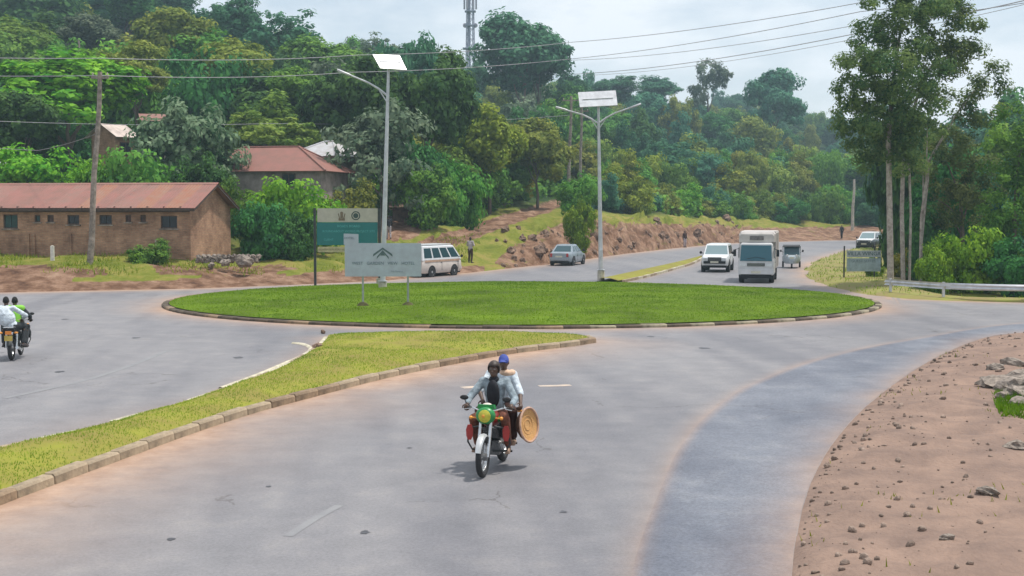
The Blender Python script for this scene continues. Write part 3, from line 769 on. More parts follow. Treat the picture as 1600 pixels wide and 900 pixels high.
# low growth behind the brick building and round the hip roofed house
T(55, 240, 290, 130, 84, 'bush', 'bright', 'bright green hedge bush behind the building roof at left', name='bush', cat='bush')
T(140, 258, 292, 80, 83, 'bush', 'bright', 'bright green bush behind the leaning pole and roof', name='bush', cat='bush')
T(235, 248, 296, 130, 84, 'bush', 'mid', 'mid green bush behind the right half of the building roof', name='bush', cat='bush')
T(310, 252, 300, 84, 84, 'bush', 'deep', 'dark bush left of the red hipped roof', name='bush', cat='bush')
T(388, 290, 362, 84, 80, 'bush', 'mid', 'mid green bush beside the gable end of the building', name='bush', cat='bush')
T(468, 290, 352, 115, 81, 'bush', 'bright', 'bright green bush in front of the red roofed house', name='bush', cat='bush')
T(415, 325, 405, 95, 77, 'bush', 'deep', 'dark shady bush right of the brick gable', name='bush', cat='bush')
T(460, 340, 400, 70, 77, 'bush', 'deep', 'dark bush left of the green board', name='bush', cat='bush')
T(545, 290, 350, 80, 87, 'bush', 'olive', 'pale olive bush just above the green board', name='bush', cat='bush')
T(230, 378, 405, 60, 68.6, 'bush', 'mid', 'small weeds bush at the foot of the building wall', name='bush', cat='bush')
T(640, 385, 410, 36, 84, 'bush', 'olive', 'low olive shrub on the bank behind the pale hotel board', name='bush', cat='bush')
TONE = {'deep': 'dark green', 'mid': 'mid green', 'bright': 'bright green', 'olive': 'olive green', 'yellow': 'yellow green', 'grey': 'grey green', 'teal': 'blue green', 'flower': 'pale flowering'}
def belt_zone(px):
    return 'just right of the double arm lamp' if px < 1000 else 'behind the far dark person' if px < 1090 else 'above the white offroad car' if px < 1155 else 'above the box truck' if px < 1225 else 'left of the pale concrete pole'
def tree_label(px, d, kind, mt):
    zone = ('left of the leaning pole' if px < 150 else 'above the brick building' if px < 330 else 'above the red hipped roof' if px < 520 else 'behind the single arm lamp' if px < 690 else
            'under the lone skyline tree' if px < 860 else 'behind the double arm lamp' if px < 990 else 'above the white offroad car' if px < 1150 else 'above the box truck' if px < 1290 else 'just left of the eucalyptus')
    row = 'low on' if d < 150 else 'midway up' if d < 240 else 'high on'
    return f"{TONE[mt]} {dict(round='round', loose='open crowned', tall='tall', flat='flat topped').get(kind, 'leafy')} tree {row} the slope {zone}"
rm = random.Random(19)
for k in range(70):
    px = rm.uniform(655, 885); d = rm.uniform(np.interp(px, [655, 735, 885], [104, 118, 154]), np.interp(px, [655, 885], [140, 178])); X = (px - 800) / F * d
    gy = project(X, d, ground_z(X, d))[1]; h_ = rm.uniform(3.2, 6) / d * F; wq = rm.uniform(4.5, 7) / d * F; mt_ = rm.choice(['mid', 'olive', 'yellow', 'mid', 'deep', 'bright'])
    if gy > np.interp(px + wq * .5, [640, 690, 740, 800, 875], [385, 372, 353, 333, 306]) - 6: continue
    T(px, gy - h_, gy + 3, wq, d, 'bush', mt_, f"{TONE[mt_]} bush {'close above' if gy > 300 else 'well above'} the dirt track {'by the mud shed' if px < 730 else 'halfway' if px < 810 else 'at its top'}", 'bushes above the dirt track', name='bush', cat='bush')
# hedge-like growth above the earth bank on the far side
rb = random.Random(11)
for k, px in enumerate(range(952, 1320, 15)):
    d = float(np.interp(px, [950, 1150, 1320], [137, 171, 184])) + rb.uniform(0, 5)
    w = rb.uniform(38, 62); b0 = float(np.interp(px, [950, 1000, 1150, 1320], [334, 345, 350, 352])) 
    h_ = rb.uniform(32, 58); mt_ = rb.choice(['mid', 'mid', 'deep', 'teal', 'olive', 'bright'])
    T(px + rb.uniform(-6, 6), b0 - h_, b0 + 6, w, d, 'bush', mt_, f"{TONE[mt_]} bush on top of the earth bank {belt_zone(px)}",
      'bushes above the long earth bank', name='bush', cat='bush')
for k in range(34):
    px = rb.uniform(930, 1330); d = float(np.interp(px, [930, 1150, 1330], [152, 190, 215])) + rb.uniform(0, 25)
    gy = project((px - 800) / F * d, d, ground_z((px - 800) / F * d, d))[1]
    mt_ = rb.choice(['mid', 'olive', 'yellow', 'bright', 'mid', 'teal'])
    T(px, gy - rb.uniform(45, 75), gy + 2, rb.uniform(48, 80), d, 'bush', mt_, f"{TONE[mt_]} leafy tree behind the bank bushes {belt_zone(px)}",
      'trees behind the bank bushes')
# the wooded hill: every tree an object
clear = [(690, 375, 885, 300, 152), (345, 220, 545, 300, 110), (165, 170, 285, 262, 112), (0, 245, 20, 290, 99), (1255, 250, 1345, 272, 330)]
r2 = random.Random(4); hill_n = 0
for ring_k, d0 in enumerate([106, 117, 130, 144, 160, 178, 198, 221, 246, 275, 310, 350, 395, 445]):
    wpx = 7.2 / d0 * F; px = -190 + r2.uniform(0, wpx)
    while px < 1420:
        d = d0 * r2.uniform(.95, 1.06); size = r2.uniform(.75, 1.3)
        lo_d = np.interp(px, [-200, 300, 600, 735, 880, 1000, 1150, 1300, 1420], [92, 96, 104, 128, 150, 170, 205, 222, 225])
        hi_d = np.interp(px, [-200, 450, 600, 735, 880, 1000, 1150, 1420], [250, 262, 300, 345, 400, 440, 470, 480])
        w = 7.4 * size / d * F; h_ = r2.uniform(5.5, 8.5) * size / d * F
        X = (px - 800) / F * d; gy = project(X, d, ground_z(X, d))[1]
        bad = d < lo_d or d > hi_d or any(px + w / 2 > x0 and px - w / 2 < x1 and gy > y0 and gy - h_ * 1.15 < y1 and d < dd for x0, y0, x1, y1, dd in clear)
        if not bad and hill_n < 285:
            hill_n += 1
            kind = r2.choice(['round', 'round', 'round', 'loose', 'tall', 'flat' if d < 240 else 'round'])
            mt = r2.choice(['deep', 'mid', 'mid', 'olive', 'teal', 'deep', 'grey'] if px < 900 else ['teal', 'mid', 'teal', 'olive', 'deep'])
            if kind == 'tall': h_ *= 1.25; w *= .8
            T(px, gy - h_ * 1.02, gy + h_ * .08, w * 1.12, d, kind, mt, tree_label(px, d, kind, mt), 'trees on the wooded hillside', name='hillside_tree')
        px += wpx * r2.uniform(.72, 1.0) * (1.0 if d0 < 240 else 1.15)
# ground cover between the trunks: nobody could count it
def undergrowth():
    bl = []; r = np.random.default_rng(3)
    n = 0
    while n < 2400:
        px = r.uniform(-250, 1420); u = r.random() ** 1.5
        lo_d = np.interp(px, [-250, 300, 450, 600, 735, 800, 880, 1000, 1150, 1300, 1420], [84, 86, 92, 100, 122, 142, 150, 142, 178, 192, 200])
        d = lo_d + u * np.interp(px, [-250, 700, 1400], [150, 200, 260])
        X = (px - 800) / F * d
        rr = r.uniform(.9, 2.3)
        bl.append((X, d, ground_z(X, d) + rr * .45, rr, 50, .24 + .0008 * d)); n += 1
    return bl
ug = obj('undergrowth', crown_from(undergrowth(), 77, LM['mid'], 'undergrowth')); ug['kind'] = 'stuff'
tag(ug, 'low green undergrowth covering the slope between the trees')

# the big trees on the right
def big_tree(name, label, trunks, ells, Y, mt, seed, dens=1.0, tmat=bark_pale, leaf=.11, cat='tree'):
    """ells: (px, py, rx, ry, dy) clumps seen at distance Y + dy; trunks: lists of (px, py, radius m)"""
    r = np.random.default_rng(seed); bl = []
    for (ex, ey, rx, ry, dy) in ells:
        k = max(3, int(rx * ry / 82 * dens))
        for _ in range(k):
            a_, q = r.uniform(0, 2 * PI), r.random() ** .5
            qx, qy = ex + rx * q * math.cos(a_), ey + ry * q * math.sin(a_)
            yy = Y + dy + r.normal() * rx / F * Y * .55
            p = at_depth(qx, qy, yy); br = r.uniform(.26, .66)
            bl.append((p.x, p.y, p.z, br, 115 * (br / .5) ** 2, leaf * .85))
    b0 = at_depth(trunks[0][0][0], trunks[0][0][1], Y); base = Vector((b0.x, Y, ground_z(b0.x, Y)))
    bl = [(b[0] - base.x, b[1] - base.y, b[2] - base.z, *b[3:]) for b in bl]
    t = thing(name, label, cat, base)
    obj('crown', crown_from(bl, seed + 1, LM[mt]), t)
    for tr in trunks:
        b = MB(); pts = [at_depth(px, py, Y + .15 * i) for i, (px, py, _) in enumerate(tr)]
        pts[0] = Vector((pts[0].x, pts[0].y, min(pts[0].z, base.z) - .15)); rad = [q[2] for q in tr]
        b.tube([p - base for p in pts], rad, 9)
        for _ in range(7):
            i = r.integers(1, len(pts)); p = pts[i - 1].lerp(pts[i], r.random()); tgt = bl[r.integers(len(bl))]
            e = Vector(tgt[:3]); s_ = p - base
            if (e - s_).length < 4.5 and e.z > s_.z - .2: b.tube([s_, s_.lerp(e, .5) + Vector((0, 0, .15)), e], [.06, .04, .015], 5)
        b.build('trunk', tmat, t)
    return t
big_tree('eucalyptus_tree', 'tallest eucalyptus with a broad crown and pale bare trunk by the roadside',
    [[(1392, 434, .17), (1390, 330, .15), (1388, 220, .13), (1396, 120, .10), (1410, 30, .05)]],
    [(1405, 20, 75, 45, 0), (1385, 75, 62, 40, 0), (1345, 108, 32, 34, 0), (1330, 140, 20, 22, .5), (1420, 110, 65, 45, -.5), (1375, 150, 52, 30, .3), (1440, -20, 85, 50, 0), (1425, 165, 48, 28, -.3), (1335, 185, 36, 28, .6), (1370, 205, 44, 22, .8), (1345, 225, 26, 26, 1.2), (1440, 205, 40, 24, .5), (1400, 190, 50, 26, 0), (1310, 150, 14, 16, 0), (1400, 235, 30, 22, .6), (1360, 255, 22, 20, 1.0), (1425, 255, 26, 22, -.4)],
    64, 'euc', 21, 1.25)
big_tree('eucalyptus_tree', 'slim eucalyptus with its crown right of the tallest one',
    [[(1412, 436, .12), (1409, 330, .11), (1412, 220, .10), (1440, 130, .07), (1480, 60, .04)], [(1421, 436, .07), (1423, 330, .065), (1420, 250, .06), (1426, 190, .04)]],
    [(1485, 40, 40, 45, 0), (1500, 82, 34, 28, 0), (1465, 95, 40, 32, .4), (1528, 48, 14, 18, 0), (1480, 5, 40, 25, 0), (1450, 150, 42, 26, .2), (1416, 195, 28, 20, .2)],
    66, 'euc', 31, 1.1)
big_tree('eucalyptus_tree', 'ragged eucalyptus with a thin dark trunk and open lower crown',
    [[(1438, 440, .10), (1440, 340, .09), (1452, 250, .075), (1500, 170, .05), (1540, 120, .03)]],
    [(1540, 112, 28, 24, 0), (1558, 140, 20, 16, 0), (1520, 150, 30, 18, .5), (1500, 185, 34, 20, 0), (1470, 190, 26, 16, .4), (1545, 175, 24, 16, .6), (1480, 150, 18, 12, 0), (1460, 225, 30, 22, .4), (1500, 225, 30, 20, 0), (1445, 275, 22, 22, .5)],
    68, 'euc', 41, .8)
big_tree('broadleaf_tree', 'dark dense tree right of the eucalyptus trunks',
    [[(1505, 440, .14), (1503, 360, .12), (1500, 290, .07)]],
    [(1500, 235, 48, 34, 0), (1480, 280, 45, 36, .4), (1530, 285, 44, 40, 0), (1505, 335, 55, 34, .4), (1470, 335, 30, 26, 1), (1480, 220, 28, 18, 1)], 70, 'euc', 51, .85, bark)
big_tree('broadleaf_tree', 'green leafy tree at the right edge above the guard rail',
    [[(1582, 445, .13), (1585, 350, .11), (1590, 240, .06)]],
    [(1590, 195, 34, 34, 0), (1570, 245, 40, 36, 0), (1610, 260, 42, 50, .3), (1575, 310, 46, 36, .4), (1620, 340, 40, 45, 0), (1560, 355, 34, 26, .5)], 66, 'mid', 61, .95, bark)
big_tree('broadleaf_tree', 'distant blue green tree seen past the ragged eucalyptus crown',
    [[(1570, 300, .15), (1570, 240, .12), (1572, 190, .06)]],
    [(1572, 160, 24, 22, 0), (1560, 195, 30, 24, 0), (1590, 205, 26, 26, 0), (1540, 230, 30, 22, 0), (1590, 250, 30, 26, 0)], 120, 'teal', 71, .7, bark, .2)
for k, (px, top, bot, w, d, mt, lb) in enumerate([
    (1462, 385, 440, 60, 61.5, 'bright', 'bright green shrub right behind the guard rail end'), (1520, 365, 445, 90, 62.5, 'bright', 'yellow green shrub behind the middle of the guard rail'),
    (1590, 380, 452, 90, 61, 'deep', 'dark shrub behind the guard rail at the right edge'), (1650, 370, 455, 90, 61, 'mid', 'green shrub behind the guard rail past the frame edge'),
    (1560, 340, 425, 80, 66, 'mid', 'mid green shrub under the right edge tree'), (1450, 330, 420, 70, 71, 'deep', 'dark shrub among the eucalyptus trunks'),
    (1412, 395, 440, 44, 73, 'yellow', 'yellowish shrub at the foot of the eucalyptus trunks'), (1365, 402, 430, 30, 73, 'bright', 'bright weeds beside the small lodging board')]):
    T(px, top, bot, w, d, 'bush', mt, lb, name='shrub', cat='shrub')
for px, top, bot, w, d, mt, lb in ((1415, 200, 425, 90, 84, 'deep', 'dark leafy tree just behind the eucalyptus trunks'), (1470, 250, 432, 85, 76, 'deep', 'dark leafy tree between the ragged trunk and the guard rail'), (1545, 260, 430, 110, 78, 'teal', 'blue green leafy tree behind the guard rail shrubs')):
    T(px, top, bot, w, d, 'bush', mt, lb)
for k, (px, top, bot, w, d) in enumerate([(1405, 215, 370, 90, 150), (1440, 230, 390, 100, 120), (1500, 240, 400, 130, 100), (1580, 220, 410, 140, 95), (1660, 180, 420, 150, 90), (1430, 170, 320, 120, 210), (1530, 185, 330, 130, 190), (1620, 160, 330, 150, 180)]):
    T(px, top, bot, w, d, 'round', ['teal', 'deep', 'deep', 'mid', 'deep', 'teal', 'teal', 'deep'][k], ['blue green shaded tree behind the tallest eucalyptus trunk', 'dark tree behind the ragged eucalyptus trunk', 'dark broad tree behind the dense roadside tree', 'mid green tree behind the right edge tree', 'dark tree beyond the right frame edge', 'blue green distant tree above the eucalyptus trunks', 'blue green distant tree below the ragged crown', 'dark distant tree at the right edge'][k], 'trees of the wood behind the guard rail')

# ------------------------------------------------------------------ buildings
def brick_mat(name, a, b_, mortar, sc=1.0):
    m, t, bs = nodes_of(name)
    N = t.nodes.new; Lk = t.links.new
    tcn = N('ShaderNodeTexCoord'); sp = N('ShaderNodeSeparateXYZ'); cb = N('ShaderNodeCombineXYZ'); ad = N('ShaderNodeMath')
    Lk(tcn.outputs['Object'], sp.inputs[0]); Lk(sp.outputs[0], ad.inputs[0]); Lk(sp.outputs[1], ad.inputs[1]); Lk(ad.outputs[0], cb.inputs[0]); Lk(sp.outputs[2], cb.inputs[1])
    br = N('ShaderNodeTexBrick'); br.inputs['Scale'].default_value = sc; br.inputs['Brick Width'].default_value = .26; br.inputs['Row Height'].default_value = .09; br.inputs['Mortar Size'].default_value = .012
    br.inputs['Color1'].default_value = (*a, 1); br.inputs['Color2'].default_value = (*b_, 1); br.inputs['Mortar'].default_value = (*mortar, 1)
    Lk(cb.outputs[0], br.inputs['Vector'])
    n = N('ShaderNodeTexNoise'); n.inputs['Scale'].default_value = .9; n.inputs['Detail'].default_value = 7; n.inputs['Roughness'].default_value = .7; Lk(tcn.outputs['Object'], n.inputs['Vector'])
    r = N('ShaderNodeValToRGB'); r.color_ramp.elements[0].position = .32; r.color_ramp.elements[0].color = (.52, .47, .45, 1); r.color_ramp.elements[1].position = .62; r.color_ramp.elements[1].color = (1.15, 1.1, 1.02, 1)
    Lk(n.outputs['Fac'], r.inputs[0]); mm = N('ShaderNodeMixRGB'); mm.blend_type = 'MULTIPLY'; mm.inputs[0].default_value = 1
    Lk(br.outputs['Color'], mm.inputs[1]); Lk(r.outputs[0], mm.inputs[2]); Lk(mm.outputs[0], bs.inputs['Base Color']); bs.inputs['Roughness'].default_value = .95; bs.inputs['Specular IOR Level'].default_value = .15
    bp = N('ShaderNodeBump'); bp.inputs['Strength'].default_value = .5; bp.inputs['Distance'].default_value = .02; Lk(br.outputs['Fac'], bp.inputs['Height']); bp.invert = True; Lk(bp.outputs[0], bs.inputs['Normal'])
    return m
brick = brick_mat('weathered_red_brick', (.36, .205, .14), (.48, .29, .20), (.32, .25, .19))
stone = mat('rough_grey_stone', (.30, .25, .21), .95, var=.35, scale=2.5, bump=.7, bscale=9)
roof_red = mat('rusty_red_sheet_metal', (.25, .105, .085), .6, var=.16, scale=1.2, col2=(.20, .105, .08), spec=.3)
roof_red2 = mat('rusty_red_sheet_metal_worn', (.235, .095, .075), .6, var=.2, scale=1.5, col2=(.21, .125, .095), spec=.4)
roof_rust = mat('rust_eaten_sheet_metal', (.22, .085, .05), .7, var=.3, scale=1.8, col2=(.27, .155, .11), spec=.3)
roof_grey = mat('grey_sheet_metal', (.52, .53, .55), .45, var=.15, scale=1.3, col2=(.38, .34, .32), metal=.2)
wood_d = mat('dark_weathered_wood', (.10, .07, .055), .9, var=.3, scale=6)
wood_b = mat('brown_timber', (.26, .17, .11), .9, var=.3, scale=6)
win_green = mat('dark_green_shutter', (.02, .065, .06), .6, var=.2)
win_dark = glass_mat('dark_window_glass', (.02, .025, .035), .15)
win_brown = mat('brown_shutter', (.11, .06, .045), .8, var=.2)
A0 = Vector(((298 - 800) / F * 70.0, 70.0, 1.15)); uu = Vector((-.989, .148, 0)).normalized(); vv = Vector((-uu.y, uu.x, 0)) * -1   # u runs left along the front, v runs back
BL, BD = 21.0, 6.0; EZ, RZ = 3.06, 4.28         # length, depth, eaves and ridge above the floor
bld = thing('brick_building', 'long low brick building with a rusty red metal roof and small dark windows', 'building', A0)
loc = lambda u, v, z: uu * u + vv * v + Vector((0, 0, z))
def on_front(px, py): p = at_plane(px, py, A0, vv) - A0; return p.dot(uu), p.z
def wall_holes(b, o, ax, nrm, W, Hh, holes, th_):
    """upright wall sheet with thickness and rectangular openings; ax along the wall, nrm points outwards"""
    xs = sorted({0, W, *[h for q in holes for h in (q[0], q[2])]}); zs = sorted({-.5, Hh, *[h for q in holes for h in (q[1], q[3])]})
    up = Vector((0, 0, 1))
    hole = lambda x_, z_: any(q[0] < x_ < q[2] and q[1] < z_ < q[3] for q in holes)
    P = lambda x_, z_, d_: o + ax * x_ + up * z_ - nrm * d_
    for x0, x1 in zip(xs, xs[1:]):
        for z0, z1 in zip(zs, zs[1:]):
            if hole((x0 + x1) / 2, (z0 + z1) / 2): continue
            for d_ in (0, th_): b.add([P(x0, z0, d_), P(x1, z0, d_), P(x1, z1, d_), P(x0, z1, d_)], [(0, 1, 2, 3)])
    for x0, z0, x1, z1 in list(holes) + [(0, -.5, W, Hh)]:
        c4 = [(x0, z0), (x1, z0), (x1, z1), (x0, z1)]
        for (xa, za), (xb, zb) in zip(c4, c4[1:] + c4[:1]): b.add([P(xa, za, 0), P(xb, zb, 0), P(xb, zb, th_), P(xa, za, th_)], [(0, 1, 2, 3)])
wins = []
for (x0, y0, x1, y1, mt) in [(5, 335, 28, 357, win_green), (54, 336, 63, 347, win_green), (74, 336, 84, 347, win_brown), (105, 336, 124, 351, win_dark), (155, 336, 175, 351, win_dark), (196, 336, 205, 347, win_brown), (219, 336, 228, 347, win_brown), (251, 337, 277, 357, win_dark),
                         (-42, 336, -22, 352, win_dark), (-80, 336, -70, 347, win_brown)]:
    ua, za = on_front(x1, y1); ub, zb = on_front(x0, y0); wins.append((ua, za, ub, zb, mt))
vents = []
for x in (58, 80, 113, 167, 202, 224, 265): ua, za = on_front(x + 2.6, 328); ub, zb = on_front(x - 2.6, 322.5); vents.append((ua, za, ub, zb))
b = MB(); wall_holes(b, loc(0, 0, 0), uu, -vv, BL, EZ - .03, [w[:4] for w in wins] + vents, .2); b.build('wall', brick, bld, False)
b = MB(); wall_holes(b, loc(0, BD, 0), uu, vv, BL, EZ - .03, [], .2); b.build('wall', brick, bld, False)
for u0 in (-.004, BL + .004 - .2):
    b = MB(); pts = [loc(u0, .2, -.5), loc(u0, BD - .2, -.5), loc(u0, BD - .2, EZ - .1), loc(u0, BD / 2, RZ - .08), loc(u0, .2, EZ - .1)]
    b.add(pts + [p + uu * .2 for p in pts], [(0, 1, 2, 3, 4), (9, 8, 7, 6, 5)] + [(i, i + 5, (i + 1) % 5 + 5, (i + 1) % 5) for i in range(5)]); b.build('wall', brick, bld, False).name = 'gable_wall'
for ua, za, ub, zb, mt in wins:
    b = MB(); w, h_ = ub - ua, zb - za; t_ = .06
    for (x, z, sx, sz) in ((ua + t_ / 2, (za + zb) / 2, t_, h_), (ub - t_ / 2, (za + zb) / 2, t_, h_), ((ua + ub) / 2, za + t_ / 2, w - 2 * t_, t_), ((ua + ub) / 2, zb - t_ / 2, w - 2 * t_, t_)):
        b.box(loc(x, .09, z), (sx, .07, sz), Matrix.Rotation(math.atan2(uu.y, uu.x), 3, 'Z'))
    wo_ = b.build('window', wood_d, bld, False)
    R_ = Matrix.Rotation(math.atan2(uu.y, uu.x), 3, 'Z')
    b = MB()
    if w > .6:
        for k in (0, 1): b.box(loc(ua + w * (.27 + .46 * k), .12, (za + zb) / 2), (w * .42, .03, h_ - .13), R_)
    else: b.box(loc((ua + ub) / 2, .12, (za + zb) / 2), (w - .12, .03, h_ - .12), R_)
    b.build('shutter' if mt != win_dark else 'pane', mt, wo_, False)
    b = MB().box(loc((ua + ub) / 2, -.03, za - .04), (w + .16, .10, .07), R_); b.build('sill', stone, wo_, False)
ang_b = math.atan2(uu.y, uu.x); RB = Matrix.Rotation(ang_b, 3, 'Z')
b = MB().box(loc(BL / 2, -.12, -.32), (BL + .3, .24, .5), RB); b.box(loc(-.16, BD / 2, -.32), (.22, BD, .48), RB); b.build('foundation', stone, bld, False)
# roof: each sheet of corrugated metal on its own
OH = .45; sl_n = 26
slope = (RZ - EZ) / (BD / 2)
def sheet(u0, u1, back, k):
    b = MB(); nw = 10; jz = .008 * (k % 2)
    vs = []; 
    for i in range(nw + 1):
        u = u0 + (u1 + .05 - u0) * i / nw; wv = .018 * (i % 2)
        for v, z in ((-OH, EZ - OH * slope), (BD / 2, RZ)):
            vv_ = BD - v if back else v
            vs += [loc(u, vv_, z + wv + jz), loc(u, vv_, z + wv + jz - .012)]
    fs_ = []
    for i in range(nw):
        o_ = 4 * i; fs_ += [(o_, o_ + 2, o_ + 6, o_ + 4), (o_ + 1, o_ + 5, o_ + 7, o_ + 3), (o_, o_ + 4, o_ + 5, o_ + 1), (o_ + 2, o_ + 3, o_ + 7, o_ + 6)]
    fs_ += [(0, 1, 3, 2), (4 * nw, 4 * nw + 2, 4 * nw + 3, 4 * nw + 1)]
    b.add(vs, fs_); return b.build('roof_sheet', random.choice([roof_red, roof_red, roof_red2, roof_red2, roof_rust]), bld, False)
for k in range(sl_n):
    w = (BL + .9) / sl_n
    sheet(-.45 + k * w, -.45 + (k + 1) * w, False, k)
    sheet(-.45 + k * w, -.45 + (k + 1) * w, True, k)
b = MB(); b.loft([[loc(u, BD / 2 - .2, RZ - .05), loc(u, BD / 2, RZ + .055), loc(u, BD / 2 + .2, RZ - .05), loc(u, BD / 2, RZ + .03)] for u in (-.48, BL + .5)]); b.build('ridge_cap', roof_red2, bld, False)
b = MB().box(loc(BL / 2, -OH + .03, EZ - OH * slope - .09), (BL + .8, .03, .13), RB); b.build('fascia', wood_d, bld, False)
for sgn in (0, 1):
    b = MB(); f = lambda v: BD - v if sgn else v
    b.loft([[loc(-.42, f(v), z - .03), loc(-.38, f(v), z - .03), loc(-.38, f(v), z - .17), loc(-.42, f(v), z - .17)] for v, z in ((-OH, EZ - OH * slope), (BD / 2 - .01, RZ))]); b.build('barge_board', wood_d, bld, False)
b = MB()
for k in range(22): b.box(loc(.4 + k * .95, -.16, EZ - .14), (.07, .5, .1), RB)
b.build('rafter_end', wood_d, bld, False)['kind'] = 'stuff'
b = MB().box(loc(BL / 2, -.07, EZ - .30), (BL - .02, .14, .20), RB); b.build('eaves_shade_beam', wood_d, bld, False)  # dark beam added to deepen the weak band of shade under the eaves
# pipes and white streak on the wall
b = MB().tube([on_front(244, 392)[0] * uu + vv * -.06 + Vector((0, 0, 0.1)), on_front(244, 366)[0] * uu + vv * -.06 + Vector((0, 0, 1.15))], .05, 8); b.build('pipe', mat('pale_pipe', (.55, .45, .36), .6), bld)
for px in (45, 54, 111):
    u = on_front(px, 370)[0]; b = MB().box(loc(u, -.05, .7), (.12, .1, 1.5), RB); b.build('buttress', brick, bld, False)

def house(name, label, px, py, Y, W, Dp, hw, hr, rz, wall, roof, hip=False, wins=2, cat='house'):
    """small house: px, py is its front wall's foot in the middle; every sheet and window a part"""
    p = at_depth(px, py, Y); t = thing(name, label, cat, p, rz)
    b = MB(); b.loft([[(-W / 2, 0, z), (W / 2, 0, z), (W / 2, Dp, z), (-W / 2, Dp, z)] for z in (-3.5, hw)])
    if not hip:
        for x in (-W / 2, W / 2 - .15): b.add([(x, 0, hw), (x, Dp, hw), (x, Dp / 2, hw + hr - .05), (x + .15, 0, hw), (x + .15, Dp, hw), (x + .15, Dp / 2, hw + hr - .05)], [(0, 1, 2), (5, 4, 3), (0, 3, 4, 1), (1, 4, 5, 2), (2, 5, 3, 0)])
    b.build('wall', wall, t, False)
    o_ = .5
    if hip:
        e = [(-W / 2 - o_, -o_), (W / 2 + o_, -o_), (W / 2 + o_, Dp + o_), (-W / 2 - o_, Dp + o_)]; k = min(Dp / 2, W / 2 - .4)
        r0, r1 = (-W / 2 + k, Dp / 2, hw + hr), (W / 2 - k, Dp / 2, hw + hr); ez = hw - .12
        E_ = [(x, y_, ez) for x, y_ in e]
        for q in ([E_[0], E_[1], r1, r0], [E_[2], E_[3], r0, r1], [E_[1], E_[2], r1], [E_[3], E_[0], r0]): MB().poly(q, .05).build('roof_panel', roof, t, False)
        for a_, c_ in ((E_[0], r0), (E_[1], r1), (E_[2], r1), (E_[3], r0), (r0, r1)): MB().tube([Vector(a_) + Vector((0, 0, .03)), Vector(c_) + Vector((0, 0, .03))], .07, 6).build('ridge_cap', roof, t)
    else:
        n = max(3, int(W / .9)); sl_ = hr / (Dp / 2)
        for k in range(n):
            x0, x1 = -W / 2 - .3 + k * (W + .6) / n, -W / 2 - .3 + (k + 1) * (W + .6) / n; j = .01 * (k % 2)
            for s_ in (0, 1):
                ys = (-o_, Dp / 2) if not s_ else (Dp + o_, Dp / 2); zs = (hw - o_ * sl_ + j, hw + hr + j)
                MB().poly([(x0, ys[0], zs[0]), (x1, ys[0], zs[0]), (x1, ys[1], zs[1]), (x0, ys[1], zs[1])], .03 if not s_ else -.03).build('roof_sheet', roof, t, False)
    for k in range(wins):
        x = -W / 2 + W * (k + .5) / wins; w_ = MB()
        for dx, dz, sx, sz in ((-.48, 0, .06, 1.0), (.48, 0, .06, 1.0), (0, .47, .9, .06), (0, -.47, .9, .06), (0, 0, .05, .88)): w_.box((x + dx, -.02, hw * .55 + dz), (sx, .08, sz))
        wo2 = w_.build('window', wood_d, t, False); MB().box((x, -.006, hw * .55), (.88, .02, .86)).build('pane', win_dark, wo2, False)
    return t
plaster = mat('stained_grey_plaster', (.33, .27, .25), .9, var=.25, scale=1.2)
house('hip_roofed_house', 'house with a wide red hipped metal roof half hidden by bushes', 402, 303, 93, 9.8, 5.5, 1.75, 1.75, math.radians(-12), plaster, roof_red, True, 2)
house('grey_roofed_house', 'house with a grey metal roof just behind the red hipped one', 488, 262, 101, 4.2, 4.5, 1.0, 1.15, math.radians(-28), plaster, roof_grey, True, 1)
house('small_brick_house', 'small tall brick house with a pale rusty roof above the building', 196, 262, 97, 1.9, 2.6, 2.55, .75, math.radians(58), brick, mat('pale_rusty_sheet_metal', (.55, .45, .40), .5, var=.2, scale=1.5), False, 1)
T(228, 198, 262, 62, 100, 'bush', 'deep', 'dark bush between the small brick house and the flowering tree', name='bush', cat='bush')
house('brown_shed', 'brown shed with a dull red roof behind the flowering tree', 243, 205, 106, 1.9, 2.6, 1.0, .5, math.radians(20), plaster, roof_red2, False, 1)
house('edge_house', 'brick house with a pale metal roof at the left frame edge', -12, 292, 90, 3.0, 3, 1.3, .5, math.radians(5), brick, roof_grey, False, 1)
for px, w in ((1248, 5), (1272, 6), (1290, 4)): house('far_house', {1248: 'leftmost of three pale tiny houses far up the right slope', 1272: 'brightest pale house far up the right slope', 1290: 'rightmost of three pale tiny houses far up the right slope'}[px], px, 272, 300, w, 5, 2.2, .9, .2, mat('pale_house_paint', (.62, .56, .55), .8), roof_grey, False, 2)
house('far_house', 'long pale metal roof far up the slope left of the eucalyptus', 1322, 274, 290, 9, 5, 1.8, 1.0, -.3, plaster, roof_grey, False, 3)
house('mud_hut', 'brown mud shed at the end of the dirt track behind the lamp', 634, 343, 99, 2.0, 2, 1.1, .3, .1, mat('brown_mud_wall', (.22, .13, .09), .95, var=.3, scale=2), mat('brown_thatch_sheet', (.24, .15, .11), .9, var=.3), False, 0)
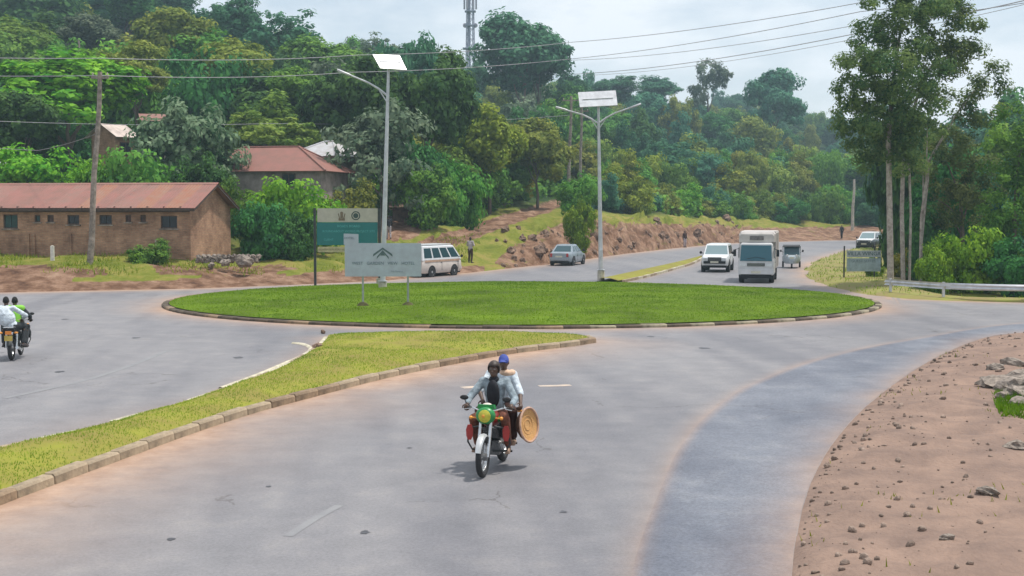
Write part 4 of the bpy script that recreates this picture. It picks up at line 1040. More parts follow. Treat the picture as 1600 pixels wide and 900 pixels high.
# low stone wall and boulders at the gable end
lw = thing('stone_wall', 'low rough stone wall running out from the gable end', 'wall', at_depth(305, 408, 68.6))
rw_ = random.Random(3)
def rock_mesh(seed, m):
    r = random.Random(seed); b = MB(); b.ell((0, 0, 0), (1, 1, 1), 9, 6)
    b.v = [tuple(Vector(q) * (1 + .55 * (mnoise.noise(Vector(q) * 1.9 + Vector((seed * 3.7, 0, 0))))) + Vector((r.uniform(-.05, .05),) * 3)) for q in b.v]
    return b.mesh('rock', m, False)
rocks = [rock_mesh(k, stone) for k in range(6)]
earth_rock = mat('red_brown_earth_rock', (.24, .155, .11), .95, var=.4, scale=2, bump=.8, bscale=7)
rocks_e = [rock_mesh(20 + k, earth_rock) for k in range(6)]
for row in range(2):
    for k in range(13):
        o = obj('stone', rw_.choice(rocks), lw, (.13 + k * .25 + .1 * row, .07 * k + rw_.uniform(-.04, .04), .03 + row * .19), (rw_.random() * 6, rw_.random(), rw_.random() * 6)); o.scale = (.17, .14, .12)
for px, py, s, lb in ((383, 412, .42, 'largest pale boulder at the end of the stone wall'), (352, 412, .28, 'flat boulder in front of the stone wall'), (330, 416, .2, 'small boulder in the grass by the gable corner')):
    p = at_depth(px, py, 68.4); p.z = max(p.z, ground_z(p.x, p.y)) + s * .2
    o = obj('boulder', rw_.choice(rocks), None, p, (rw_.random(), 0, rw_.random() * 6)); o.scale = (s * 1.2, s, s * .7); tag(o, lb, 'boulder')
# rocks and clods on the earth bank
rr_ = random.Random(8)
from mathutils.bvhtree import BVHTree
HBV = BVHTree.FromPolygons([tuple(q) for q in np.stack([Xf, Df, Zf], -1).reshape(-1, 3)], [tuple(q) for q in quads])
for k in range(90):
    px = rr_.uniform(775, 1160); d, z = profile(px); q = rr_.uniform(.15, 1.9); Y = float(np.interp(q, range(9), d)); X = (px - 800) / F * Y
    hit_ = HBV.ray_cast(Vector((X, Y, 60)), Vector((0, 0, -1)))[0]; zb_ = hit_.z if hit_ else 0
    s = rr_.uniform(.12, .36) * (1.5 if rr_.random() < .15 else 1)
    o = obj('rock', rr_.choice(rocks_e), None, (X, Y, float(zb_) + s * .1), (rr_.random() * 6, rr_.random() * 6, rr_.random() * 6)); o.scale = (s * 1.3, s, s * .8)
    tag(o, f"{'large' if s > .36 else 'small' if s < .22 else 'middling'} brown rock {'low' if q < .7 else 'midway' if q < 1.3 else 'high'} in the bank {'left of the grey saloon car' if px < 862 else 'behind the grey saloon car' if px < 918 else 'right of the double arm lamp' if px < 1020 else 'beside the far dark person' if px < 1090 else 'behind the white offroad car'}", 'rock', 'rocks along the earth bank')
for k, (px, py, s) in enumerate([(1562, 598, .28), (1580, 604, .33), (1598, 592, .3), (1612, 606, .35), (1572, 586, .2), (1590, 612, .22), (1640, 600, .4), (1555, 570, .16), (1585, 566, .2), (1605, 580, .26), (1570, 612, .14), (1598, 622, .18), (1540, 588, .12), (1590, 690, .14), (1545, 760, .10), (1480, 830, .07)]):
    p = at(px, py, .25); zh = mesh_height(vr, [(p.x, p.y)])[0]; p.z = zh if zh == zh else 0; o = obj('rock', rr_.choice(rocks), None, p + Vector((0, 0, s * .25)), (rr_.random() * .6, 0, rr_.random() * 6)); o.scale = (s * 1.5, s, s * .7)
    lone = {(1590, 690): 'lone stone just below the grass patch on the right verge', (1545, 760): 'lone stone halfway down the right earth verge', (1480, 830): 'lone stone low on the right earth verge'}.get((px, py))
    if lone: tag(o, lone, 'rock')
    else: tag(o, f"{'large' if s >= .3 else 'medium' if s >= .2 else 'small'} grey stone in the rubble at the right frame edge {'above the heap' if py < 590 else 'in the heap'}", 'rock', 'rubble stones by the right verge')
peb = MB(); pp = []
for k in range(1700):
    i = rr_.randrange(len(verge_edge)); p0, p1 = verge_edge[i], out_r[i]; f = rr_.random() ** 2 * .5 + .01
    p = p0 + (p1 - p0) * f; pp.append((p[0], p[1]))
for p, z in zip(pp, mesh_height(vr, pp)):
    if z == z:
        s = .008 + .05 * rr_.random() ** 3; peb.ell((p[0], p[1], z + s * .3), (s * rr_.uniform(.8, 1.5), s, s * rr_.uniform(.5, .9)), 7, 5, Matrix.Rotation(rr_.random() * 3, 3, 'X') @ Matrix.Rotation(rr_.random() * 6, 3, 'Z'))
o = peb.build('pebbles', mat('dusty_pebble', (.27, .20, .16), .95, var=.35, scale=9), None, False); tag(o, 'loose pebbles scattered over the earth verge', kind='stuff')
# ------------------------------------------------------------------ poles, lamps, wires, mast, signs, guard rail
galv = mat('galvanised_steel', (.56, .57, .60), .45, metal=.35, var=.12, scale=3)
panel_m = mat('pale_solar_glass', (.42, .42, .46), .3, var=.06, scale=2)
panel_d = mat('grey_solar_cells', (.30, .285, .33), .3, var=.08, scale=2)
wood_p = mat('grey_wooden_pole', (.30, .25, .21), .95, var=.3, scale=4, bump=.4, bscale=14)
wire_m = mat('dull_aluminium_wire', (.34, .33, .35), .6)
black = mat('black_rubber', (.022, .022, .024), .75, var=.3)
dark_m = mat('dark_painted_metal', (.03, .035, .035), .5)
conc = mat('pale_concrete', (.50, .46, .38), .9, var=.2, scale=3)
def lamp(label, base, top, arms, panel, Y):
    """base, top: pixels; arms: list of (joint pixel, tip pixel)"""
    b0 = at_depth(*base, Y); b0.z = .22; t = thing('street_lamp', label, 'street lamp', b0)
    L_ = lambda px, py, dy=0: at_depth(px, py, Y + dy) - b0
    top_ = L_(*top)
    MB().tube([Vector((0, 0, .1)), top_ * .5, top_], [.13, .105, .065], 14).build('pole', galv, t)
    bs = MB().lathe([(.2, -.25), (.2, .28), (.15, .34)], n=16); pb = bs.build('footing', conc, t)
    MB().box((0, 0, .36), (.42, .42, .03)).build('base_plate', galv, t, False)
    bx = MB().box((-.02, -.16, 1.3), (.2, .12, .4)).build('junction_box', galv, t, False)
    for j, tip in arms:
        a_, c_ = L_(*j), L_(*tip); mid = a_.lerp(c_, .5) + Vector((0, 0, .12))
        ar = MB().tube([a_, a_.lerp(mid, .5) + Vector((0, 0, .04)), mid, c_], [.055, .05, .045, .04], 8).build('arm', galv, t)
        s = -1 if c_.x < a_.x else 1; d = (c_ - mid).normalized()
        MB().tube([a_ - Vector((0, 0, .35)), a_.lerp(mid, .45)], [.03, .03], 6).build('brace', galv, ar)
        h_ = MB(); rot = Vector((1, 0, 0)).rotation_difference(d).to_matrix()
        h_.loft([[c_ + rot @ Vector((x, y_, z)) for y_, z in ((-w, -.02), (-w * .8, .05), (w * .8, .05), (w, -.02), (w * .7, -.05), (-w * .7, -.05))] for x, w in ((-.05, .06), (.12, .13), (.5, .14), (.62, .07))])
        lh = h_.build('lamp_head', galv, t)
        MB().box(c_ + rot @ Vector((.32, 0, -.058)), (.34, .18, .012), rot).build('lamp_lens', panel_m, lh, False)
    q = [L_(px, py, dy) for px, py, dy in panel]
    n = (q[1] - q[0]).cross(q[3] - q[0]).normalized()
    pn = MB().poly(q, .05).build('solar_panel', galv, t, False)
    e1, e2 = q[1] - q[0], q[3] - q[0]; nx, ny = (4, 3)
    for i in range(nx):
        for j in range(ny):
            c0 = q[0] + e1 * ((i + .04) / nx) + e2 * ((j + .05) / ny) + n * .012; a_ = e1 * (.92 / nx); c_ = e2 * (.90 / ny)
            MB().poly([c0, c0 + a_, c0 + a_ + c_, c0 + c_], .01).build('solar_cell', lamp.cell, pn, False)
    MB().tube([top_, (q[0] + q[1] + q[2] + q[3]) / 4 - n * .05], [.05, .05], 6).build('panel_bracket', galv, t)
    MB().tube([q[0].lerp(q[3], .5) - n * .06 + e1 * .1, q[1].lerp(q[2], .5) - n * .06 - e1 * .1], [.03, .03], 6).build('panel_rail', galv, t)
lamp.cell = panel_m
lamp('solar street lamp with one arm to the left, on the roundabout behind the pale board', (598, 458), (607, 108), [((606, 150), (546, 117))], [(582, 86, .0), (624, 87.5, .5), (635, 110, 0), (594, 107.5, -.5)], 60.5)
lamp.cell = panel_d
lamp('solar street lamp with two arms, standing behind the roundabout lawn', (939, 437), (935, 168), [((935, 193), (885, 172)), ((935, 193), (985, 168))], [(903, 145, 0), (962, 142, 0), (965, 165, -.5), (906, 168, -.5)], 71.5)

def pole(label, base, top, Y, r, cross=None, m=wood_p, name='utility_pole', group=None):
    b0 = at_depth(*base, Y); X = b0.x; b0.z = min(b0.z, ground_z(X, Y)) if abs(b0.z - ground_z(X, Y)) < 3 else b0.z
    t = thing(name, label, 'utility pole', b0, 0, group); tp = at_depth(*top, Y) - b0
    n = 6; MB().tube([Vector((0, 0, -.3)).lerp(tp, k / n) + Vector((.04 * math.sin(k * 1.7), 0, 0)) for k in range(n + 1)], [r * (1.15 - .4 * k / n) for k in range(n + 1)], 9).build('post', m, t)
    if cross:
        for f, w in cross:
            c = tp * f; MB().box(c, (w, .1, .12)).build('crossarm', m, t, False)
            for s in (-.42, 0, .42): MB().lathe([(.03, 0), (.05, .05), (.03, .1), (.05, .14), (.02, .2)], c + Vector((s * w, 0, .06)), n=8).build('insulator', conc, t)
    return t
pole('leaning grey wooden pole in front of the brick building', (139, 404), (157, 112), 67, .15, [(.97, .9)])
pole('thin pole poking out of the trees at upper left', (124, 110), (123, 62), 140, .12)
pole('taller wooden pole left of the pair behind the double arm lamp', (887, 285), (893, 150), 140, .19, [(.96, 2.0)])
pole('shorter wooden pole right of the pair behind the double arm lamp', (906, 280), (909, 166), 146, .17, [(.95, 1.6)])
pole('pale concrete pole by the far bend of the road', (1331, 362), (1335, 280), 172, .20, None, conc)
pole('tiny pole on the skyline left of the lattice mast', (705, 105), (705, 84), 290, .14, [(.95, 1.6)])
pole('small pole with a crossarm on the right skyline', (980, 135), (981, 119), 400, .2, [(.9, 3)])
def wire(label, pts, r=.022, group=None):
    """pts: (px, py, distance)"""
    P = [at_depth(*p) for p in pts]; out = []
    for k in range(len(P) - 1):
        n = 14; sag = min(.9, (P[k + 1] - P[k]).length * .008)
        for i in range(n): t_ = i / n; out.append(P[k].lerp(P[k + 1], t_) - Vector((0, 0, sag * 4 * t_ * (1 - t_))))
    out.append(P[-1]); b0 = out[0].copy()
    b = MB().tube([p - b0 for p in out], r, 5)
    return tag(b.build('power_line', wire_m, None, True, b0), label, 'power line', group)
wire('upper power line crossing from the left edge past the left solar panel', [(-200, 84, 66), (157, 91, 67), (560, 86, 90), (893, 66, 110), (1345, 4, 78), (1800, -70, 60)])
wire('lower power line running at the height of the lamp arm', [(-200, 114, 66), (157, 118, 67), (545, 113, 92), (893, 92, 110), (1345, 18, 78), (1800, -50, 60)])
wire('third power line up, slanting across the right sky', [(893, 94, 135), (1345, 38, 82), (1800, -30, 62)])
wire('lowest power line slanting into the eucalyptus crown', [(895, 116, 140), (1340, 52, 86), (1440, 32, 80), (1620, -4, 70), (1800, -40, 62)], .03)
wire('thinner power line just under the lowest one', [(909, 118, 146), (1340, 60, 88), (1440, 40, 80), (1620, 2, 70), (1800, -34, 62)], .018)
wire('thin drop wire from the leaning pole to the brick house', [(148, 210, 67), (60, 235, 75), (-60, 225, 80)], .015)
wire('thin drop wire crossing the wooded slope to the wooden poles', [(-100, 185, 80), (420, 193, 105), (890, 180, 140)], .018)

# lattice mast on the ridge
mY = 330.0; mb = at_depth(735, 112, mY); mb.z = ground_z(mb.x, mY)
mast = thing('lattice_mast', 'tall lattice telecom mast with antennas above the ridge', 'mast', mb)
steel = mat('grey_blue_mast_steel', (.30, .32, .40), .6)
mtop = at_depth(735, -60, mY).z - mb.z
wd = lambda z: 1.55 - .75 * z / mtop
corner = lambda k, z: Vector((wd(z) * math.cos(PI / 2 * k + .6), wd(z) * math.sin(PI / 2 * k + .6), z))
for k in range(4): MB().tube([corner(k, 0), corner(k, mtop)], [.17, .13], 6).build('mast_leg', steel, mast)
zz = [i * 2.6 for i in range(int(mtop / 2.6) + 1)]
b = MB()
for z0, z1 in zip(zz, zz[1:]):
    for k in range(4):
        b.tube([corner(k, z0), corner((k + 1) % 4, z1)], [.06, .06], 4); b.tube([corner(k, z1), corner((k + 1) % 4, z1)], [.06, .06], 4)
b.build('lattice_bracing', steel, mast)['kind'] = 'stuff'
MB().tube([Vector((-.2, 0, 0)), Vector((-.2, 0, mtop))], [.3, .25], 8).build('cable_ladder', steel, mast)
zof = lambda py: at_depth(735, py, mY).z - mb.z
for py, w in ((76, 1.9), (40, 1.3), (18, 1.4)): MB().box((0, 0, zof(py)), (w * 2, w * 1.6, .25)).build('platform', steel, mast, False)
for k in range(6):
    a_ = PI / 3 * k; MB().box((1.5 * math.cos(a_), 1.5 * math.sin(a_), zof(4)), (.45, .35, 3.4), Matrix.Rotation(a_, 3, 'Z')).build('panel_antenna', panel_d, mast, False)
for s in (-1, 1): MB().lathe([(.0, .3), (.55, .1), (.6, 0), (.5, -.2)], (s * 1.3, -.3, zof(40)), 'y', 14).build('dish_antenna', panel_d, mast)

# boards
sg_green = mat('teal_green_board', (.006, .155, .155), .5, var=.06, scale=2)
sg_beige = mat('beige_board', (.47, .43, .36), .6, var=.08, scale=3)
sg_pale = mat('faded_yellow_strip', (.50, .44, .25), .7, var=.15, scale=4)
ink_teal = mat('pale_teal_lettering', (.10, .42, .40), .6)
ink_dark = mat('dark_green_ink', (.04, .07, .06), .6)
ink_brown = mat('brown_emblem_ink', (.18, .13, .08), .6)
ink_grey = mat('weathered_grey_ink', (.17, .23, .27), .7, var=.2, scale=9)
sg_grey = mat('weathered_pale_blue_board', (.40, .455, .50), .7, var=.12, scale=2.2, col2=(.36, .38, .43))
sY = 65.4; sb = at_depth(492, 448, sY); sb.z = 0.0
sg = thing('project_board', 'teal green and beige project board on two dark posts', 'sign', sb)
S = lambda px, py, dy=0: at_depth(px, py, sY + dy) - sb
MB().box(((S(492, 400)).x, .06, 2.0), (.12, .12, 4.05)).build('post', dark_m, sg, False)
MB().box(((S(593, 400)).x, .06, 2.0), (.14, .14, 4.05)).build('post', dark_m, sg, False)
MB().box(((S(593, 445)).x - .0, .06, .3), (.3, .3, .3)).build('post_footing', conc, sg, False)
def board(px0, py0, px1, py1, m, par, nm='board', th_=.05, dy=0):
    a_, c_ = S(px0, py1, dy), S(px1, py0, dy); return MB().box(((a_.x + c_.x) / 2, dy, (a_.z + c_.z) / 2), (c_.x - a_.x, th_, c_.z - a_.z)).build(nm, m, par, False)
board(496, 325.5, 590, 347, sg_beige, sg, 'header_board')
gb = board(495.5, 347.4, 590, 383, sg_green, sg, 'main_board')
board(496.5, 385.5, 590, 394, sg_pale, sg, 'lower_strip')
X1, U1 = (1, 0, 0), (0, 0, 1)
text('ROADS BOARD', .17, S(545, 353.5) + Vector((0, -.03, 0)), X1, U1, ink_teal, sg)
text('ROUNDABOUT WORKS PROJECT SITE', .155, S(545, 361.5) + Vector((0, -.03, 0)), X1, U1, ink_teal, sg)
text('CLIENT', .15, S(513.5, 374.5) + Vector((0, -.03, 0)), X1, U1, ink_teal, sg)
text('CONTRACTOR: ROAD WORKS', .11, S(522, 390) + Vector((0, -.03, 0)), X1, U1, ink_brown, sg)
p = S(534, 338); e = MB().box((p.x, -.03, p.z - .16), (.32, .012, .12)).box((p.x, -.03, p.z + .02), (.14, .012, .22)).lathe([(.0, -.034), (.08, -.034), (.08, -.026), (0, -.026)], (p.x, 0, p.z + .16), 'y', 14)
for s in (-1, 1): e.box((p.x + s * .14, -.03, p.z + .02), (.05, .012, .26), Matrix.Rotation(s * .25, 3, 'Y'))
e.build('emblem', ink_brown, sg, False)
p = S(556, 337); MB().torus((p.x, -.03, p.z), .2, .03, 'y', 20, 5, .3).lathe([(0, -.034), (.13, -.034), (.13, -.026), (0, -.026)], (p.x, 0, p.z), 'y', 18).build('round_logo', ink_dark, sg, False)

hY = 49.2; hb = at_depth(598, 488, hY); hb.z = 0.13
hs = thing('hotel_board', 'pale weathered hotel board with a raised tab, standing on the roundabout lawn', 'sign', hb)
S2 = lambda px, py: at_depth(px, py, hY) - hb
a_, c_ = S2(539, 432), S2(658, 380)
o8 = [(a_.x, a_.z), (c_.x, a_.z), (c_.x, c_.z), (S2(557, 0).x, c_.z), (S2(557, 0).x, S2(0, 366).z), (S2(534, 0).x, S2(0, 365).z), (S2(534, 0).x, c_.z - .06), (a_.x, c_.z - .06)]
MB().poly([(x_, 0, z_) for x_, z_ in o8], .05).build('board', sg_grey, hs, False)
for px in (563.5, 635): x_ = S2(px, 0).x; MB().box((x_, .06, (c_.z) / 2 - .05), (.075, .05, c_.z + .1)).build('post', mat('thin_grey_post', (.33, .36, .33), .6), hs, False)
for px in (563.5, 635): x_ = S2(px, 0).x; MB().lathe([(.3, -.05), (.2, .12), (.08, .2)], (x_, .06, .08), n=10).build('earth_foot', mat('bare_dark_soil', (.10, .09, .03), .95), hs)
text('WEST   GARDEN   VIEW   HOTEL', .165, S2(599, 411.5) + Vector((0, -.008, 0)), X1, U1, ink_grey, hs)
text('Tel. Rooms', .10, S2(620, 424) + Vector((0, -.008, 0)), X1, U1, mat('faded_ink', (.28, .33, .39), .7), hs)
text('HOTEL', .12, S2(545.5, 372) + Vector((0, -.008, 0)), X1, U1, ink_grey, hs)
p = S2(598, 396); lg = MB()
for k, (w, z) in enumerate(((.38, .10), (.24, -.0))):
    for s in (-1, 1): lg.poly([Vector((p.x, -.009, p.z + z + .13)), Vector((p.x, -.009, p.z + z + .05)), Vector((p.x + s * w, -.009, p.z + z - .22)), Vector((p.x + s * (w - .02), -.009, p.z + z - .12))][::s], .006)
lg.poly([Vector((p.x - .1, -.009, p.z - .08)), Vector((p.x + .1, -.009, p.z - .08)), Vector((p.x, -.009, p.z + .06))], .006)
lg.build('roof_logo', mat('dark_logo_ink', (.10, .15, .15), .7), hs, False)

vY = 72.0; vb0 = at_depth(1349, 430, vY); vb0.z = .1
vs_ = thing('lodging_board', 'small two line pale board in front of the far car by the eucalyptus', 'sign', vb0)
S3 = lambda px, py: at_depth(px, py, vY) - vb0
def bd(px0, py0, px1, py1, m, nm): a_, c_ = S3(px0, py1), S3(px1, py0); return MB().box(((a_.x + c_.x) / 2, 0, (a_.z + c_.z) / 2), (c_.x - a_.x, .05, c_.z - a_.z)).build(nm, m, vs_, False)
bd(1323, 391.5, 1376.5, 402, sg_grey, 'upper_board'); bd(1323, 403.5, 1376, 424, mat('blue_grey_board', (.36, .46, .53), .7, var=.15, scale=3), 'lower_board')
text('VILLA WINGA', .30, S3(1350, 396.6) + Vector((0, -.03, 0)), X1, U1, mat('dark_teal_lettering', (.03, .10, .12), .6), vs_)
text('GUEST SUITES', .22, S3(1349, 408) + Vector((0, -.03, 0)), X1, U1, ink_grey, vs_)
for px in (1326, 1374): MB().box((S3(px, 0).x, .06, .85), (.07, .07, 1.9)).build('post', dark_m, vs_, False)

# guard rail: beam in overlapping panels, posts, reflectors
gr = thing('guard_rail', 'galvanised steel guard rail along the far side of the right exit road', 'guard rail', (at(1484, 468).x, 55.8, -.02))
g0 = gr.location.copy()
gl_ = smooth_line([(at(1405, 466).x, 59.5), (at(1440, 466).x, 57.4), (at(1484, 468).x, 55.9), (at(1588, 471).x, 54.6), (at(1760, 473).x, 53.6)], .25)
sect = [(0, .47), (.035, .50), (.07, .54), (.035, .575), (0, .61), (.035, .645), (.07, .68), (.035, .72), (0, .75)]
n_p = 16
for k in range(0, len(gl_) - n_p, n_p):
    seg = gl_[k:k + n_p + 1]; tg = np.gradient(seg, axis=0); tg /= np.hypot(*tg.T)[:, None]; nn = np.stack([-tg[:, 1], tg[:, 0]], 1)
    vs2 = []; m_ = len(sect)
    for p_, q_ in zip(seg, nn):
        for o_, z_ in sect: vs2.append((p_[0] - q_[0] * -o_ - g0.x, p_[1] - o_ * abs(q_[1]) - g0.y, z_ - g0.z + .003 * (k // n_p % 2)))
    fs2 = [(i * m_ + j, i * m_ + j + 1, (i + 1) * m_ + j + 1, (i + 1) * m_ + j) for i in range(len(seg) - 1) for j in range(m_ - 1)]
    MB().add(vs2, fs2).build('rail_beam', galv, gr)
for px in (1430, 1484, 1588, 1692):
    X_ = float(at(px, 470).x); i = int(np.argmin(abs(gl_[:, 0] - X_))); q_ = gl_[i]
    po = MB().box((q_[0] - g0.x, q_[1] + .11 - g0.y, .32), (.1, .12, .95)).build('post', galv, gr, False)
    MB().box((q_[0] - g0.x, q_[1] - .055 - g0.y, .55), (.06, .02, .12)).build('reflector', conc, po, False)
# small roadside things
p = at(505, 519, .05); o = obj('rock', rocks_e[1], None, p, (.3, 0, 2)); o.scale = (.09, .08, .08); tag(o, 'small dark stone on the far corner of the splitter island', 'rock')
p = at(497, 542, .12); o = obj('rock', rocks_e[2], None, p, (0, 0, 1)); o.scale = (.2, .14, .10); tag(o, 'dark clod of earth on the splitter corner', 'rock')
p = at_depth(82, 402, 66.8); mp_ = thing('marker_post', 'short white marker post in the grass before the brick building', 'post', p)
MB().box((0, 0, .2), (.17, .15, .75)).build('shaft', mat('white_marker_paint', (.7, .68, .6), .7), mp_, False); MB().loft([[(x * .085 * f, y_ * .075 * f, z) for x, y_ in ((-1, -1), (1, -1), (1, 1), (-1, 1))] for f, z in ((1, .575), (.4, .63))]).build('cap', conc, mp_, False)
spot = mat('oil_stain', (.07, .07, .08), .5, var=.3)
sr = random.Random(2)
for px, py, r in ((212, 528, .12), (102, 499, .14), (372, 559, .16), (1100, 544, .14), (570, 832, .06), (267, 843, .05), (93, 581, .12), (852, 470, .1), (1017, 526, .12), (640, 700, .05), (880, 800, .05), (420, 760, .04)):
    p = at(px, py); n = 11; rr0 = [r * sr.uniform(.6, 1.2) for _ in range(n)]
    o = MB().add([(p.x + q * math.cos(2 * PI * i / n), p.y + 1.5 * q * math.sin(2 * PI * i / n), .005) for i, q in enumerate(rr0)], [tuple(range(n))]).build('road_stain', spot, None, False); o['kind'] = 'structure'
# ------------------------------------------------------------------ people
def caps(b, p0, p1, r0, r1, n=10):
    p0, p1 = Vector(p0), Vector(p1); d = (p1 - p0).normalized()
    b.tube([p0 - d * r0 * .95, p0 - d * r0 * .6, p0, p0.lerp(p1, .5), p1, p1 + d * r1 * .6, p1 + d * r1 * .95], [r0 * .25, r0 * .8, r0, (r0 + r1) / 2, r1, r1 * .8, r1 * .25], n)
def melt(b, name, m, parent, vox=.014, sm=4):
    """merge overlapping volumes into one continuous surface"""
    me = b.mesh(name, m, True); o = obj('tmp_body', me)
    md = o.modifiers.new('r', 'REMESH'); md.mode = 'VOXEL'; md.voxel_size = vox; md.use_smooth_shade = True
    ms = o.modifiers.new('s', 'SMOOTH'); ms.factor = .5; ms.iterations = sm
    me2 = bpy.data.meshes.new_from_object(o.evaluated_get(bpy.context.evaluated_depsgraph_get()))
    bpy.data.objects.remove(o); bpy.data.meshes.remove(me); me2.name = name
    if not me2.materials: me2.materials.append(m)
    return obj(name, me2, parent)
skin = mat('dark_brown_skin', (.10, .055, .036), .5, var=.15, scale=14)
eye_w = mat('eye_white', (.55, .52, .48), .3)
hair = mat('black_short_hair', (.012, .011, .010), .9)
V3 = Vector
def hand(b, p, a, g, up, curl, s=1.0):
    """palm at p, a: away from the wrist, g: across the knuckles, up: back of the hand; curl 0 open .. 1 fist"""
    a, g, up = V3(a).normalized(), V3(g).normalized(), V3(up).normalized(); p = V3(p)
    caps(b, p - a * .035 * s, p + a * .025 * s, .030 * s, .036 * s, 8)
    for k, (o_, l) in enumerate(((-.033, .068), (-.011, .078), (.011, .074), (.033, .058))):
        q = p + a * .045 * s + g * o_ * s; t1 = (a * (1 - curl) - up * curl * .9 + a * .15).normalized(); t2 = (a * (1 - 1.7 * curl) - up * (.25 + curl * .7)).normalized()
        m_ = q + t1 * l * .55 * s; e = m_ + t2 * l * .5 * s
        caps(b, q, m_, .0115 * s, .0105 * s, 6); caps(b, m_, e, .0105 * s, .009 * s, 6)
    q = p - a * .01 * s - g * .036 * s; m_ = q + (a * .5 - g * .8 - up * .3).normalized() * .04 * s; caps(b, q, m_, .014 * s, .012 * s, 6); caps(b, m_, m_ + (a * .8 - g * .1 - up * curl).normalized() * .035 * s, .012 * s, .010 * s, 6)
def person(label, loc_, rz, J, top, bottom, shoe, long_sleeve=True, head_wear=None, vox=.014, extra=None, grip=(1, 1), s=1.0, sk=None, shorts=False):
    """J: joints in the person's own frame, facing -Y"""
    t = thing('person', label, 'person', loc_, rz); t.scale = (s, s, s)
    sk = sk or skin; P = {k: V3(v) for k, v in J.items()}
    chest, pel, nk, hd = P['chest'], P['pelvis'], P['neck'], P['head']
    b = MB()
    sw = (P['shL'] - P['shR']).normalized(); spine = (nk - pel).normalized(); front = sw.cross(spine) * -1
    if front.y > 0 and 'back' not in J: front = -front
    rotm = Matrix((sw, -front, spine)).transposed()
    b.ell(chest, (.150, .098, .19), 14, 9, rotm); b.ell(pel, (.155, .11, .13), 14, 8, rotm); caps(b, pel, chest, .115, .125)
    caps(b, chest + spine * .12, nk, .07, .054); caps(b, nk, hd - spine * .05, .054, .05)
    f = (P['look'] - hd).normalized() if 'look' in P else front; upv = (V3((0, 0, 1)) - f * f.z).normalized(); sd_ = f.cross(upv)
    hr = Matrix((sd_, -f, upv)).transposed()
    b.ell(hd, (.074, .094, .108), 14, 10, hr); b.ell(hd + f * .035 - upv * .055, (.052, .055, .058), 10, 7, hr)
    caps(b, hd + f * .088 + upv * .02, hd + f * .108 - upv * .018, .011, .016, 6); caps(b, hd + f * .08 - upv * .055 - sd_ * .018, hd + f * .08 - upv * .055 + sd_ * .018, .012, .012, 6)
    for q in (-1, 1): b.ell(hd + sd_ * q * .077 - upv * .01 - f * .005, (.012, .022, .032), 8, 6, hr)
    for sd, k in (('L', 1), ('R', -1)):
        sh, el, ha = P['sh' + sd], P['el' + sd], P['ha' + sd]
        caps(b, chest + spine * .11 + sw * k * .08, sh, .075, .062); caps(b, sh, el, .050, .040); wr = el.lerp(ha, .82); caps(b, el, wr, .040, .027); caps(b, wr, ha - (ha - el).normalized() * .03, .027, .026)
        a = (ha - el).normalized(); gq = V3(J.get('g' + sd, (1, 0, 0)))
        if sd == 'R': gq = -gq
        upq = V3(J.get('u' + sd, (0, 0, 1))); upq = (upq - a * upq.dot(a)).normalized(); gq = (gq - a * gq.dot(a) - upq * gq.dot(upq)); gq = gq.normalized() if gq.length > .01 else a.cross(upq)
        hand(b, ha, a, gq, upq, grip[0 if sd == 'L' else 1])
        hip, kn, an, to = P['hip' + sd], P['kn' + sd], P['an' + sd], P['to' + sd]
        caps(b, hip, kn, .082, .055); caps(b, kn, an, .054, .036); b.ell(kn.lerp(an, .3) + V3((0, .015, 0)), (.052, .056, .10), 8, 6); caps(b, an, an - V3((0, 0, .03)), .036, .038); caps(b, an - V3((0, 0, .04)), to, .036, .030)
    melt(b, 'body', sk, t, min(vox, .0095), 3)
    for q in (-1, 1):
        e = MB().ell(hd + f * .083 + sd_ * q * .03 + upv * .022, (.012, .009, .008), 8, 6, hr).build('eye', eye_w, t)
        MB().ell(hd + f * .0905 + sd_ * q * .03 + upv * .022, (.006, .004, .006), 8, 6, hr).build('pupil', hair, e)
    c = MB(); g_ = .017
    c.ell(chest, (.150 + g_, .098 + g_ + .012, .20), 14, 9, rotm); c.ell(pel + spine * .03, (.158 + g_, .112 + g_, .125), 14, 8, rotm); caps(c, pel, chest, .14, .15)
    caps(c, chest + spine * .12, nk - spine * .03, .085, .072)
    for sd, k in (('L', 1), ('R', -1)):
        sh, el, ha = P['sh' + sd], P['el' + sd], P['ha' + sd]
        caps(c, chest + spine * .11 + sw * k * .08, sh, .088, .078); caps(c, sh, el, .068, .060)
        if long_sleeve: caps(c, el, el.lerp(ha, .74), .058, .044)
    melt(c, 'jacket' if long_sleeve else 'shirt', top, t, vox, 3)
    c = MB(); c.ell(pel, (.155 + g_, .11 + g_, .135), 14, 8, rotm)
    for sd in 'LR':
        hip, kn, an = P['hip' + sd], P['kn' + sd], P['an' + sd]; caps(c, pel.lerp(hip, .6), hip, .11, .10); caps(c, hip, kn, .10, .075); caps(c, kn, kn.lerp(an, .45 if shorts else .9), .074, .066 if shorts else .060)
    melt(c, 'shorts' if shorts else 'trousers', bottom, t, vox, 3)
    for sd in 'LR':
        an, to = P['an' + sd], P['to' + sd]; c = MB(); d = (to - an); d.z = 0; d = d.normalized() if d.length > .02 else V3((0, -1, 0))
        h0 = an - V3((0, 0, .05)); caps(c, h0 - d * .03, to + d * .02, .045, .038); c.box((h0 + to) / 2 - V3((0, 0, .03)), (.075, .22, .02), Matrix.Rotation(math.atan2(d.y, d.x) + PI / 2, 3, 'Z')); melt(c, 'shoe', shoe, t, .011, 2)
